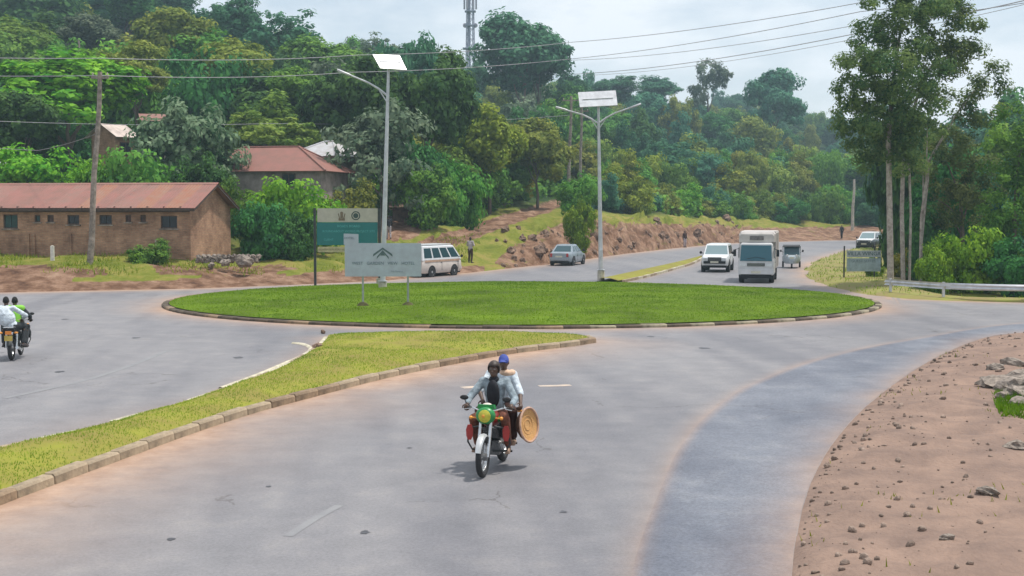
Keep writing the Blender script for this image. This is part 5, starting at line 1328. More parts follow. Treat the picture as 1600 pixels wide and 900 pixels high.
    if head_wear:
        kind, m = head_wear; c = MB()
        if kind == 'hair': c.ell(hd + upv * .018 - f * .012, (.079, .096, .104), 14, 9, hr)
        if kind == 'cap': c.ell(hd + upv * .03 - f * .005, (.083, .103, .098), 14, 9, hr); caps(c, hd + f * .09 + upv * .045 - sd_ * .04, hd + f * .09 + upv * .045 + sd_ * .04, .02, .02, 6); c.ell(hd + f * .13 + upv * .035, (.06, .055, .012), 10, 6, hr)
        if kind == 'helmet': c.ell(hd + upv * .028 - f * .012, (.100, .122, .122), 16, 10, hr)
        # keep the face free
        me = c.mesh('tmp', None, True); bm = bmesh.new(); bm.from_mesh(me)
        if kind != 'cap':
            dele = [q for q in bm.faces if (q.calc_center_median() - hd).dot(f) > .035 and (q.calc_center_median() - hd).dot(upv) < .055 or (q.calc_center_median() - hd).dot(upv) < -.05]
            bmesh.ops.delete(bm, geom=dele, context='FACES')
        bmesh.ops.recalc_face_normals(bm, faces=bm.faces)
        bmesh.ops.solidify(bm, geom=bm.faces[:], thickness=.008) if kind == 'helmet' else None
        bm.to_mesh(me); bm.free(); me.materials.append(m); me.name = {'hair': 'hair', 'cap': 'cap', 'helmet': 'helmet'}[kind]; obj(me.name, me, t)
    if extra: extra(t, P, rotm)
    return t
def standing(step=.0, arms='down'):
    J = dict(pelvis=(0, 0, .95), chest=(0, -.01, 1.26), neck=(0, 0, 1.47), head=(0, -.02, 1.60))
    for sd, k in (('L', 1), ('R', -1)):
        J['sh' + sd] = (.175 * k, 0, 1.42); J['hip' + sd] = (.09 * k, 0, .90); J['kn' + sd] = (.10 * k, -.04 - step * k * .5, .50); J['an' + sd] = (.10 * k, .03 - step * k, .10); J['to' + sd] = (.12 * k, -.12 - step * k, .045)
        if arms == 'down': J['el' + sd] = (.235 * k, .03 + step * k * .4, 1.14); J['ha' + sd] = (.24 * k, -.06 + step * k * .6, .90)
        else: J['el' + sd] = (.26 * k, -.03, 1.16); J['ha' + sd] = (-.06 * k, -.20, 1.17 + .02 * k)
        J['g' + sd] = (0, 1, 0); J['u' + sd] = (k, 0, 0)
    return J
cl_lilac = mat('pale_lilac_cloth', (.42, .37, .40), .9, var=.15, scale=9)
cl_black = mat('black_cloth', (.015, .016, .022), .9, var=.2, scale=9)
cl_maroon = mat('dark_maroon_cloth', (.055, .02, .014), .9, var=.25, scale=9)
cl_greyblue = mat('grey_blue_jacket_cloth', (.27, .33, .37), .9, var=.25, scale=12, bump=1.0, bscale=13)
cl_white = mat('pale_blue_white_cloth', (.62, .69, .75), .9, var=.2, scale=10, bump=1.0, bscale=13)
cl_peach = mat('peach_scarf_cloth', (.70, .48, .34), .9, var=.15)
cl_brown = mat('rust_brown_trousers', (.17, .055, .03), .9, var=.3, scale=10, bump=1.0, bscale=13)
cl_dark = mat('charcoal_cloth', (.035, .04, .045), .9, var=.2)
shoe_t = mat('dusty_tan_sandal', (.42, .28, .20), .8, var=.2)
shoe_d = mat('dark_shoe', (.04, .03, .03), .7)
hv = mat('high_visibility_green', (.22, .55, .05), .7, var=.1)
hv2 = mat('reflective_tape', (.6, .58, .3), .4)
def belt(t, P, R): MB().lathe([(.19, -.03), (.195, .03)], P['chest'] - V3((0, 0, .1)), n=18).build('dark_sleeve_band', cl_dark, t)
def ped(label, px, py, Y, rz, **kw):
    p = at_depth(px, py, Y); gz = ground_z(p.x, Y); p.z = gz + .005
    J = standing(kw.pop('step', .0), kw.pop('arms', 'down')); return person(label, p, rz, J, **kw)
ped('man in pale lilac shirt with folded arms and dark trousers ahead of the minibus', 735, 420, 84.5, math.radians(150), arms='fold', top=cl_lilac, bottom=cl_maroon, shoe=shoe_d, long_sleeve=False, head_wear=('hair', hair), vox=.018)
ped('person in black top and pale trousers walking on the track behind the lamp post', 607.5, 372, 92, math.radians(200), step=.12, top=cl_black, bottom=cl_lilac, shoe=shoe_d, head_wear=('hair', hair), vox=.018)
ped('person in dark clothes standing by the earth bank beyond the grey saloon car', 1070, 384, 132, math.radians(30), top=cl_maroon, bottom=cl_lilac, shoe=shoe_d, head_wear=('hair', hair), vox=.02)
ped('person in dark clothes walking on the far verge left of the pale concrete pole', 1315, 378, 163.5, math.radians(-40), step=.1, top=cl_black, bottom=cl_black, shoe=shoe_d, head_wear=('hair', hair), vox=.02)

# ------------------------------------------------------------------ motorcycles
chrome = mat('dull_chrome', (.62, .63, .64), .25, metal=.8, var=.1)
eng_m = mat('grey_engine_metal', (.17, .17, .175), .5, metal=.4, var=.3, scale=18)
def wheel2(t, y, r, w):
    ty = MB().torus((0, y, r), r - w / 2, w / 2, 'x', 36, 10, 1.05).build('tyre', black, t)
    MB().torus((0, y, r), r - w - .012, .016, 'x', 32, 6, 1.6).build('rim', chrome, ty)
    b = MB()
    for k in range(18): a = 2 * PI * k / 18; b.tube([(.02 * (-1) ** k, y + .03 * math.cos(a), r + .03 * math.sin(a)), (0, y + (r - w - .01) * math.cos(a + .3), r + (r - w - .01) * math.sin(a + .3))], .0035, 4)
    b.build('spoke', chrome, ty)['kind'] = 'stuff'
    MB().cyl((-.07, y, r), (.07, y, r), .055, n=14).build('hub', eng_m, ty)
def motorcycle(label, loc_, rz, tank_m, cowl_m, guard_m, lean=0.0):
    t = thing('motorcycle', label, 'motorcycle', loc_, rz); t.rotation_euler = (0, lean, rz)
    fy, ry, R = -.68, .62, .305
    wheel2(t, fy, R, .085); wheel2(t, ry, R, .105)
    for s in (-1, 1): MB().tube([(s * .075, fy, R), (s * .078, -.56, .62), (s * .08, -.44, .95)], [.022, .026, .02], 8).build('fork_leg', chrome, t)
    b = MB(); n = 12
    rings = []
    for k in range(n + 1):
        a = math.radians(35 + 125 * k / n); ww = .058 * (.75 + .25 * math.sin(PI * k / n)); rr = R + .025
        rings.append([(x * ww, fy + (rr + dz) * math.cos(a), R + (rr + dz) * math.sin(a)) for x, dz in ((-1, -.02), (-.7, .012), (0, .022), (.7, .012), (1, -.02), (.6, 0), (0, .008), (-.6, 0))])
    b.loft(rings); b.build('front_fender', mat('silver_fender_paint', (.55, .56, .57), .35, metal=.3), t)
    MB().tube([(-.36, -.30, .985), (-.25, -.36, 1.0), (-.12, -.42, .965), (.12, -.42, .965), (.25, -.36, 1.0), (.36, -.30, .985)], .013, 8).build('handlebar', chrome, t)
    for s in (-1, 1):
        MB().cyl((s * .28, -.345, .993), (s * .39, -.285, .98), .020, n=10).build('grip', black, t)
        MB().tube([(s * .27, -.375, .985), (s * .37, -.35, .965)], .006, 6).build('lever', chrome, t)
    for x0, x1, z1 in ((-.25, -.36, 1.135), (.24, .30, 1.12)):
        m_ = MB().tube([(x0, -.37, 1.0), ((x0 + x1) / 2 - .02, -.41, 1.07), (x1, -.40, z1)], .007, 6).build('mirror_stem', black, t)
        MB().ell((x1, -.395, z1 + .015), (.068, .02, .038), 14, 8).build('mirror', black, m_)
    MB().ell((0, -.50, .90), (.155, .095, .13), 16, 10).build('headlight_cowl', cowl_m, t)
    h_ = MB().lathe([(.0, -.602), (.06, -.597), (.095, -.575), (.10, -.54)], (0, 0, .90), 'y', 18).build('headlight', mat('yellow_taped_headlight', (.55, .50, .05), .35, var=.15, scale=20), t)
    MB().lathe([(0, -.612), (.022, -.606), (.03, -.598)], (-.012, 0, .905), 'y', 12).build('headlight_bulb', mat('orange_bulb', (.8, .35, .05), .3), h_)
    MB().ell((0, -.40, 1.03), (.085, .05, .05), 12, 8).build('instrument_cluster', mat('pale_instrument_cover', (.62, .55, .50), .5), t)
    MB().loft([[(x * (1 - .25 * abs(x) / .2), y, z) for x, z in ((-.2 * f, 1.0), (.2 * f, 1.0), (.17 * f, 1.06), (-.17 * f, 1.06))] for y, f in ((-.47, .8), (-.44, 1))]).build('wind_visor', cowl_m, t)
    for s in (-1, 1):
        MB().cyl((s * .13, -.47, .86), (s * .21, -.47, .86), .011, n=8).ell((s * .235, -.475, .86), (.03, .035, .028), 10, 8).build('indicator', mat('amber_indicator', (.75, .30, .04), .4), t)
    MB().ell((0, -.13, .80), (.145, .27, .125), 16, 10).build('fuel_tank', tank_m, t)
    for s in (-1, 1): MB().ell((s * .135, -.12, .80), (.02, .15, .06), 12, 8).build('tank_badge_panel', cowl_m, t)
    MB().loft([[(x, y, z) for x, z in ((-w, z0), (w, z0), (w * 1.05, z0 + .07), (w * .75, z0 + .10), (-w * .75, z0 + .10), (-w * 1.05, z0 + .07))] for y, w, z0 in ((.08, .10, .72), (.18, .125, .715), (.45, .135, .73), (.80, .115, .76))]).build('seat', mat('black_vinyl_seat', (.02, .02, .022), .55), t)
    MB().tube([(0, -.42, .90), (0, -.3, .55), (0, -.1, .28), (0, .25, .3), (0, .3, .6), (0, .1, .72)], .022, 8).build('frame', dark_m, t)
    e = MB().box((0, -.03, .36), (.26, .34, .22)).build('engine', eng_m, t, False)
    b = MB(); [b.box((0, -.13 - .02 * k, .50 + .03 * k), (.20, .19, .014), Matrix.Rotation(-.35, 3, 'X')) for k in range(6)]; b.build('cooling_fins', eng_m, e, False)
    for s in (-1, 1): MB().cyl((s * .12, -.02, .36), (s * .17, -.02, .36), .10, n=16).build('engine_cover', chrome, e)
    MB().tube([(-.08, -.25, .50), (-.12, -.33, .36), (-.15, -.20, .24), (-.16, .2, .24), (-.17, .45, .30), (-.18, .85, .36)], [.02, .02, .02, .025, .045, .042], 10).build('exhaust', chrome, t)
    for s in (-1, 1):
        MB().tube([(s * .09, .18, .33), (s * .10, ry, R)], .018, 6).build('swing_arm', dark_m, t)
        MB().tube([(s * .13, ry - .02, R + .03), (s * .13, .52, .70)], [.024, .03], 8).build('shock_absorber', chrome, t)
        MB().tube([(s * .05, -.25, .32), (s * .27, -.27, .34), (s * .33, -.30, .46), (s * .31, -.34, .68), (s * .10, -.36, .72)], .014, 8).build('crash_bar', dark_m, t)
        g_ = MB(); g_.loft([[(s * .285 + x, y, z) for x, y in ((-w, -.375), (w, -.37), (w * .8, -.34), (-w * .8, -.345))] for z, w in ((.50, .025), (.56, .05), (.66, .055), (.73, .03))]); g_.build('leg_guard', guard_m, t)
        MB().cyl((s * .12, -.02, .285), (s * .30, -.02, .285), .016, n=8).build('foot_peg', black, t)
        MB().cyl((s * .12, .36, .34), (s * .29, .36, .34), .016, n=8).build('foot_peg', black, t)
        MB().ell((s * .16, .22, .58), (.03, .17, .10), 12, 8).build('side_cover', tank_m, t)
    b = MB(); rings = []
    for k in range(11):
        a = math.radians(20 + 120 * k / 10); rr = R + .06
        rings.append([(x * .07, ry + (rr + dz) * math.cos(a), R + (rr + dz) * math.sin(a)) for x, dz in ((-1, -.02), (0, .015), (1, -.02), (0, 0))])
    b.loft(rings); b.build('rear_fender', dark_m, t)
    b = MB()
    for s in (-1, 1): b.tube([(s * .12, .45, .80), (s * .13, .80, .90), (s * .10, 1.02, .90)], .011, 6)
    for y in (.82, .90, .98): b.cyl((-.13, y, .90), (.13, y, .90), .008, n=6)
    b.build('rear_rack', chrome, t)
    MB().box((0, .99, .76), (.15, .06, .085)).build('tail_light', mat('orange_tail_light', (.80, .26, .04), .3), t, False)
    pl = MB().box((0, 1.005, .62), (.20, .012, .14)).build('number_plate', mat('yellow_number_plate', (.55, .40, .08), .5), t, False)
    for s in (-1, 1): MB().ell((s * .19, .96, .76), (.05, .03, .028), 10, 8).build('indicator', MATS['amber_indicator'], t)
    return t
def seated(y0, zs, reach, look=(0, -1, -.02), spread=.24, foot=(-.02, .30), lean=0.0):
    J = dict(pelvis=(0, y0, zs), chest=(0, y0 - .06 - lean, zs + .32), neck=(0, y0 - .08 - lean, zs + .53), head=(0, y0 - .11 - lean, zs + .665))
    J['look'] = tuple(V3(J['head']) + V3(look))
    for sd, k in (('L', 1), ('R', -1)):
        J['sh' + sd] = (.185 * k, y0 - .05 - lean, zs + .475); J['hip' + sd] = (.10 * k, y0 - .03, zs - .01)
        J['kn' + sd] = (spread * k, y0 - .40, zs - .05); J['an' + sd] = (.24 * k, foot[0], foot[1] + .09); J['to' + sd] = (.26 * k, foot[0] - .14, foot[1] + .045)
        J['el' + sd], J['ha' + sd] = [(a[0] * k, a[1], a[2]) for a in reach[0 if sd == 'L' else 1]]
    return J
red_guard = mat('red_plastic_guard', (.38, .03, .025), .45, var=.12)
green_cowl = mat('bright_green_cowl_paint', (.02, .24, .06), .35, var=.12)
red_tank = mat('dark_red_tank_paint', (.20, .02, .015), .3)
mb_ = at(771, 737); bike_rz = math.radians(-13)
motorcycle('motorcycle with a green headlight cowl and red leg guards coming down the near road', (mb_.x, mb_.y + .25, 0), bike_rz, red_tank, green_cowl, red_guard)
def jacket_front(t, P, R):
    # dark pullover showing between the open fronts of the jacket
    c = MB(); q = P['chest'] + V3((0, -.052, .0)); c.ell(q + V3((0, -.045, -.02)), (.105, .085, .23), 14, 9, R); melt(c, 'pullover', cl_black, t, .012, 2)
    c = MB(); c.ell(P['neck'] + V3((0, -.02, -.01)), (.085, .075, .06), 12, 8); melt(c, 'scarf', cl_black, t, .011, 2)
J = seated(.13, .86, [((.36, -.10, 1.10), (.345, -.285, 1.02)), ((.36, -.10, 1.10), (.345, -.285, 1.02))], foot=(-.03, .27), spread=.25)
for sd in 'LR': J['g' + sd] = (1, 0, 0) if sd == 'L' else (-1, 0, 0); J['u' + sd] = (0, 0, 1)
base_l = (mb_.x, mb_.y + .25, 0)
person('rider in an open grey blue jacket over black steering the motorcycle with the green cowl', base_l, bike_rz, J, cl_greyblue, cl_brown, shoe_t, True, ('helmet', mat('dark_brown_helmet', (.045, .028, .022), .55, var=.2)), .012, jacket_front, (.85, .85), 1.0)
def passenger_extra(t, P, R):
    c = MB(); c.ell(P['neck'] + V3((.02, -.01, -.03)), (.10, .09, .055), 12, 8); caps(c, P['neck'] + V3((.05, -.03, -.05)), P['shL'] + V3((-.01, -.02, .02)), .05, .07); melt(c, 'scarf', cl_peach, t, .012, 2)
J = seated(.55, .92, [((.34, .36, 1.12), (.40, .12, .97)), ((.30, .30, 1.15), (.20, .12, 1.02))], foot=(.34, .33), spread=.27, lean=-.02, look=(.12, -1, -.05))
for k in ('head', 'look', 'neck'): J[k] = tuple(V3(J[k]) + V3((.05, .0, .01)))
J['gL'] = (0, 1, 0); J['uL'] = (1, 0, .3); J['gR'] = (-1, 0, 0)
person('passenger in a blue cap and pale top with a peach scarf holding the round basket', base_l, bike_rz, J, cl_white, cl_maroon, shoe_t, False, ('cap', mat('royal_blue_cap_cloth', (.05, .08, .33), .8, var=.2)), .012, passenger_extra, (.75, .6), 1.0)
# round basket carried at the side
bk = thing('round_basket', 'round woven basket with a tan open face held at the side of the motorcycle', 'basket', (0, 0, 0), bike_rz)
cB = Matrix.Rotation(bike_rz, 3, 'Z') @ V3((.50, .16, .67)) + V3(base_l); bk.location = cB
axis = V3((.87, -.55, .12)).normalized(); bk.rotation_euler = axis.to_track_quat('Z', 'Y').to_euler()
wov = mat('dark_brown_wicker', (.16, .075, .04), .9, var=.35, scale=25, bump=.6, bscale=50); tan = mat('tan_wicker', (.58, .32, .12), .85, var=.08, scale=14, bump=.4, bscale=60)
rimm = mat('pinkish_tan_rim', (.52, .33, .24), .85, var=.2, scale=18)
MB().lathe([(.0, -.13), (.15, -.125), (.22, -.06), (.265, .03), (.255, .03), (.21, -.05), (.14, -.10), (0, -.105)], n=32, close=False).build('basket_shell', wov, bk)
MB().lathe([(0, -.02), (.12, -.018), (.245, .012), (.25, .02), (.12, -.006), (0, -.008)], n=32).build('woven_face', tan, bk)
MB().torus((0, 0, .03), .262, .018, 'z', 36, 8).build('rim', rimm, bk)
for r_ in (.08, .14, .20): MB().torus((0, 0, -.006 + .02 * (r_ / .25) ** 2), r_, .006, 'z', 30, 6).build('coil', tan, bk)

# the second motorcycle, leaving to the left
b2 = at(14, 563); rz2 = math.radians(191); base2 = (b2.x - .05, b2.y + .62, 0)
motorcycle('dark motorcycle with an orange tail light seen from behind at the left edge', base2, rz2, dark_m, dark_m, mat('dark_leg_guard', (.03, .03, .03), .5))
J = seated(.10, .86, [((.36, -.10, 1.10), (.345, -.285, 1.02)), ((.36, -.10, 1.10), (.345, -.285, 1.02))], foot=(-.03, .27), spread=.26)
def vest(t, P, R):
    c = MB(); c.ell(P['chest'] + V3((0, 0, .0)), (.19, .135, .23), 14, 9, R); caps(c, P['pelvis'] + V3((0, 0, .08)), P['chest'], .165, .17); caps(c, P['shL'], P['shR'], .088, .088); melt(c, 'reflective_vest', hv, t, .014, 3)
    MB().lathe([(.192, -.03), (.194, .03)], P['chest'] - V3((0, 0, .16)), n=20).build('reflective_band', hv2, t)
person('rider in a bright green reflective vest steering the motorcycle at the left edge', base2, rz2, J, cl_dark, cl_dark, shoe_d, True, ('hair', hair), .014, vest, (.85, .85))
J = seated(.56, .93, [((.34, .36, 1.16), (.22, .18, 1.05)), ((.34, .36, 1.16), (.22, .18, 1.05))], foot=(.34, .33), spread=.27, lean=-.04)
for k in ('chest', 'neck', 'head', 'shL', 'shR', 'look'): J[k] = tuple(V3(J[k]) + V3((.13, 0, -.03)))
def big_jacket(t, P, R): c = MB(); c.ell(P['chest'] + V3((.03, .03, -.05)), (.27, .19, .30), 14, 9, R); melt(c, 'puffed_jacket_back', cl_white, t, .016, 3)
person('passenger in a puffed pale blue jacket riding behind the green vest', base2, rz2, J, cl_white, cl_dark, shoe_d, True, ('hair', hair), .014, big_jacket, (.5, .5))

# ------------------------------------------------------------------ cars, van, truck, three-wheeler
glass_c = glass_mat('car_glass', (.035, .075, .09), .06)
glass_b = glass_mat('painted_reflection_glass', (.22, .30, .32), .05)  # pale base colour stands in for a bright reflection on the windscreens
lamp_w = mat('clear_headlight', (.68, .70, .72), .15, var=.08)
lamp_r = mat('red_tail_light', (.42, .03, .025), .3)
plate_m = mat('pale_number_plate', (.62, .60, .48), .5)
under = mat('dark_underbody', (.015, .016, .018), .9)
rim_m = mat('silver_wheel_rim', (.40, .41, .42), .4, metal=.5)
def car_wheel(t, x, y, r, w, s):
    ty = MB().lathe([(r * .62, -w / 2), (r * .93, -w / 2), (r, -w * .32), (r, w * .32), (r * .93, w / 2), (r * .62, w / 2)], (x, y, r), 'x', 24, True).build('wheel', black, t)
    MB().lathe([(0, .0), (r * .2, .012 * s), (r * .3, -.02 * s), (r * .58, -.01 * s), (r * .64, .012 * s), (r * .64, -.05 * s), (0, -.05 * s)], (x + s * w * .42, y, r), 'x', 20).build('rim', rim_m, ty)
def panel(a, b_, c, d, u0, u1, v0, v1, out, m, nm, par, th_=.02):
    P = lambda u, v: (V3(a) * (1 - u) + V3(b_) * u) * (1 - v) + (V3(d) * (1 - u) + V3(c) * u) * v
    n = (V3(b_) - V3(a)).cross(V3(d) - V3(a)).normalized(); n = n if n.dot(out) > 0 else -n
    q = [P(u0, v0), P(u1, v0), P(u1, v1), P(u0, v1)]; q = [k + n * .006 for k in q]
    if (q[1] - q[0]).cross(q[2] - q[0]).dot(n) < 0: q.reverse()
    return MB().poly(q, th_).build(nm, m, par, False)
def car(name, label, cat, loc_, rz, secs, cab, paint, r=.32, axles=(-1.3, 1.3), low=None, glass=None, side=3, bands=None, tw=.19, headz=.68, tailz=.8, grille=None, ws_m=None, rail=False):
    """secs: (y, z low, z belt, half width) from nose to tail; cab: bottom and top rectangles (y0, y1, hw, z) of the glasshouse"""
    t = thing(name, label, cat, loc_, rz); glass = glass or glass_c
    b = MB(); rings = []
    for y, zl, zb, hw in secs:
        hgt = zb - zl
        half = [(hw * .90, zl), (hw * .985, zl + hgt * .14), (hw, zl + hgt * .5), (hw * .985, zl + hgt * .80), (hw * .93, zl + hgt * .95), (hw * .80, zb)]
        rings.append([(x, y, z) for x, z in half] + [(0, y, zb + .012)] + [(-x, y, z) for x, z in half[::-1]])
    b.loft(rings); b.build('body', paint, t)
    (by0, by1, bhw, bz), (ty0, ty1, thw, tz) = cab
    B_ = [(-bhw, by0, bz), (bhw, by0, bz), (bhw, by1, bz), (-bhw, by1, bz)]; T_ = [(-thw, ty0, tz), (thw, ty0, tz), (thw, ty1, tz), (-thw, ty1, tz)]
    inset_ = lambda q, f, dz: [(x * f, (y - (by0 + by1) / 2) * f + (by0 + by1) / 2, z + dz) for x, y, z in q]
    b = MB().loft([inset_(B_, 1, -.06), B_, T_, inset_(T_, .94, .045), inset_(T_, .75, .065)]); b.build('cabin', paint, t, False)
    panel(B_[0], B_[1], T_[1], T_[0], .05, .95, .06, .92, V3((0, -1, .3)), ws_m or glass, 'windscreen', t)
    panel(B_[2], B_[3], T_[3], T_[2], .08, .92, .12, .9, V3((0, 1, .3)), glass, 'rear_window', t)
    for s in (-1, 1):
        q = (B_[1], B_[2], T_[2], T_[1]) if s > 0 else (B_[0], B_[3], T_[3], T_[0])
        for k in range(side): panel(*q, .035 + k * .95 / side, .035 + (k + 1) * .95 / side - .035, .1, .88, V3((s, 0, .1)), glass, 'side_window', t)
    zl, hw = min(q[1] for q in secs), max(q[3] for q in secs)
    n0, n1 = secs[0], secs[-1]
    for s in (-1, 1):
        h_ = MB().loft([[(s * (n0[3] * .78 + x), y, z) for x, z in ((-.16, headz - .07), (.13, headz - .07), (.15, headz + .06), (-.15, headz + .07))] for y in (n0[0] - .03, n0[0] + .06)]).build('headlight', lamp_w, t, False)
        MB().loft([[(s * (n1[3] * .86 + x), y, z) for x, z in ((-.09, tailz - .13), (.06, tailz - .13), (.06, tailz + .12), (-.09, tailz + .12))] for y in (n1[0] - .05, n1[0] + .025)]).build('tail_light', lamp_r, t, False)
        m_ = MB().tube([(s * bhw * .98, by0 + .25, bz + .08), (s * (bhw + .16), by0 + .20, bz + .10)], .02, 6).build('mirror_arm', under, t); MB().ell((s * (bhw + .2), by0 + .2, bz + .13), (.09, .05, .09), 10, 7).build('wing_mirror', under, m_)
        for y in axles:
            MB().lathe([(0, -.02), (r + .07, -.02), (r + .07, .012), (0, .012)], (s * (hw - .012), y, r + .02), 'x', 24).build('wheel_arch', under, t)
            car_wheel(t, s * (hw - tw / 2 + .02), y, r, tw, s)
        MB().box((s * hw * .985, (by0 + by1) / 2 + .1, bz - .22), (.03, .16, .03)).build('door_handle', under, t, False)
        for yy in (by0 + .35, (by0 + by1) / 2 + .05): MB().box((s * (hw - .004), yy, (zl + bz) / 2 + .03), (.012, .014, (bz - zl) * .66)).build('door_gap', under, t, False)
    MB().box((0, n0[0] - .04, n0[1] + .16), (n0[3] * 1.9, .12, .16)).build('front_bumper', low or paint, t, False)
    MB().box((0, n1[0] + .04, n1[1] + .16), (n1[3] * 1.9, .12, .16)).build('rear_bumper', low or paint, t, False)
    gz0, gz1, gw = grille or (headz - .1, headz + .07, .5)
    gr_ = MB().box((0, n0[0] - .015, (gz0 + gz1) / 2), (gw * 2, .04, gz1 - gz0)).build('grille', under, t, False)
    for k in range(3): MB().box((0, n0[0] - .04, gz0 + (gz1 - gz0) * (k + .5) / 3), (gw * 1.9, .012, .014)).build('grille_bar', chrome, gr_, False)
    MB().box((0, n0[0] - .105, n0[1] + .18), (.5, .012, .11)).build('number_plate', plate_m, t, False)
    MB().box((0, n1[0] + .108, n1[1] + .30), (.5, .012, .11)).build('number_plate', plate_m, t, False)
    MB().box((0, (n0[0] + n1[0]) / 2, zl + .02), (hw * 1.7, (n1[0] - n0[0]) * .96, .16)).build('underbody', under, t, False)
    if bands:
        for z0, z1, m in bands:
            for s in (-1, 1): MB().box((s * (hw + .001), (n0[0] + n1[0]) / 2 + .05, (z0 + z1) / 2), (.012, (n1[0] - n0[0]) * .86, z1 - z0)).build('side_stripe', m, t, False)
            MB().box((0, n1[0] + .004, (z0 + z1) / 2), (n1[3] * 1.75, .012, z1 - z0)).build('rear_stripe', m, t, False)
    return t
def heading(f): f = V3((*f, 0)).normalized(); return math.atan2(f.x, -f.y), f, V3((f.y, -f.x, 0))
# cream and white minibus
th1, f, rt = heading((.515, .857)); P0 = at(674, 433)
white_p = mat('white_car_paint', (.70, .72, .74), .35, var=.06, coat=.3); cream_p = mat('dusty_cream_paint', (.62, .55, .50), .45, var=.1, scale=2)
orange_b = mat('faded_orange_stripe', (.50, .32, .22), .5, var=.15)
c = P0 + f * 1.15 - rt * .78
mbus = car('minibus', 'cream minibus with a white roof and faded orange stripe leaving beside the hotel board', 'minibus', c, th1,
    [(-2.1, .30, .95, .74), (-1.95, .24, 1.02, .82), (-1.2, .22, 1.06, .84), (1.2, .22, 1.06, .84), (2.0, .24, 1.06, .83), (2.1, .30, 1.0, .79)],
    ((-1.95, 2.09, .81, 1.04), (-1.25, 2.02, .72, 1.78)), cream_p, .30, (-1.2, 1.15), side=4, bands=[(.88, 1.0, orange_b)], tailz=.9)
for o in mbus.children:
    if o.name.startswith('cabin'): o.data.materials[0] = white_p
MB().box((0, .45, 1.89), (1.28, 3.1, .05)).build('roof_board', white_p, mbus, False)
# grey saloon car
th2, f, rt = heading((.32, .95)); P0 = at(895, 415); silver_p = mat('grey_blue_car_paint', (.30, .35, .39), .3, metal=.3, var=.06, coat=.4)
c = P0 + f * 1.25 - rt * .74
car('saloon_car', 'grey blue saloon car driving away past the earth bank', 'car', c, th2,
    [(-2.1, .35, .66, .66), (-1.95, .26, .76, .78), (-1.0, .22, .90, .83), (.9, .22, .94, .83), (1.85, .26, .94, .80), (2.1, .36, .88, .70)],
    ((-.95, 1.45, .77, .92), (-.25, .85, .58, 1.42)), silver_p, .30, (-1.3, 1.25), side=3, tailz=.76, glass=glass_c)
# white pickup / four wheel drive
th3, f, rt = heading((-.25, -.97)); P0 = at(1117, 425.5); c = P0 - f * 1.9
car('offroad_car', 'white four wheel drive coming on left of the truck', 'car', (c.x, c.y, 0), th3,
    [(-2.2, .48, .92, .72), (-2.05, .40, 1.04, .83), (-1.0, .36, 1.10, .87), (1.2, .36, 1.10, .87), (2.0, .40, 1.10, .86), (2.1, .46, 1.05, .80)],
    ((-1.05, 2.0, .80, 1.08), (-.55, 1.9, .68, 1.70)), white_p, .37, (-1.35, 1.3), low=under, side=3, headz=.86, grille=(.62, .96, .42), tw=.24, ws_m=glass_b)
# distant car
dark_p = mat('dark_grey_car_paint', (.05, .065, .075), .35, var=.08, coat=.3)
th5, f, rt = heading((-.50, -.87)); P0 = at(1352, 390.5); c = P0 - f * 1.6
fc = car('offroad_car', 'distant dark car with a pale bonnet and roof above the small lodging board', 'car', (c.x, c.y, 0), th5,
    [(-2.1, .42, .90, .70), (-1.95, .34, 1.0, .82), (-1.0, .32, 1.06, .86), (1.2, .32, 1.06, .86), (2.0, .36, 1.06, .84), (2.1, .44, 1.0, .78)],
    ((-1.2, 1.9, .80, 1.04), (-.45, 1.7, .64, 1.68)), dark_p, .36, (-1.35, 1.3), low=under, side=3, headz=.80, grille=(.42, .84, .6), tw=.22, ws_m=glass_b)
MB().loft([[(x * w, y, z) for x, z in ((-1, z0), (1, z0), (.9, z0 + .05), (-.9, z0 + .05))] for y, w, z0 in ((-2.08, .66, .93), (-1.9, .78, 1.0), (-1.15, .80, 1.06))]).build('bonnet', white_p, fc)
for o in fc.children:
    if o.name.startswith('cabin'): o.data.materials[0] = white_p
# box truck
th4, f, rt = heading((-.24, -.97)); P0 = at(1181, 442.5); c = P0 - f * 2.6
tk = thing('box_truck', 'white box truck with a high cab top coming toward the roundabout', 'truck', (c.x, c.y, 0), th4)
tp_ = mat('dusty_white_truck_paint', (.60, .60, .61), .45, var=.1, scale=1.5); box_p = mat('dusty_pinkish_box_panel', (.55, .51, .49), .6, var=.12, scale=1.5)
cabr = [[(x * hw, y, z) for x, z in ((-.94, z0), (.94, z0), (1, z0 + .1), (1, 1.15), (.97, 1.3), (.90, z1 - .08), (.82, z1), (-.82, z1), (-.90, z1 - .08), (-.97, 1.3), (-1, 1.15), (-1, z0 + .1))] for y, hw, z0, z1 in ((-2.68, .88, .5, 1.22), (-2.62, .94, .45, 1.45), (-2.42, .95, .42, 2.12), (-2.2, .95, .42, 2.18), (-1.15, .95, .42, 2.18))]
MB().loft(cabr).build('cab', tp_, tk)
ws = MB().poly([(-.84, -2.72, 1.20), (.84, -2.72, 1.20), (.80, -2.49, 2.04), (-.80, -2.49, 2.04)], .05).build('windscreen', glass_mat('teal_truck_glass', (.012, .085, .12), .06), tk, False)
for s in (-1, 1): MB().box((s * .25, -2.70, 1.36), (.5, .015, .02), Matrix.Rotation(s * .2, 3, 'Y')).build('wiper', under, ws, False)
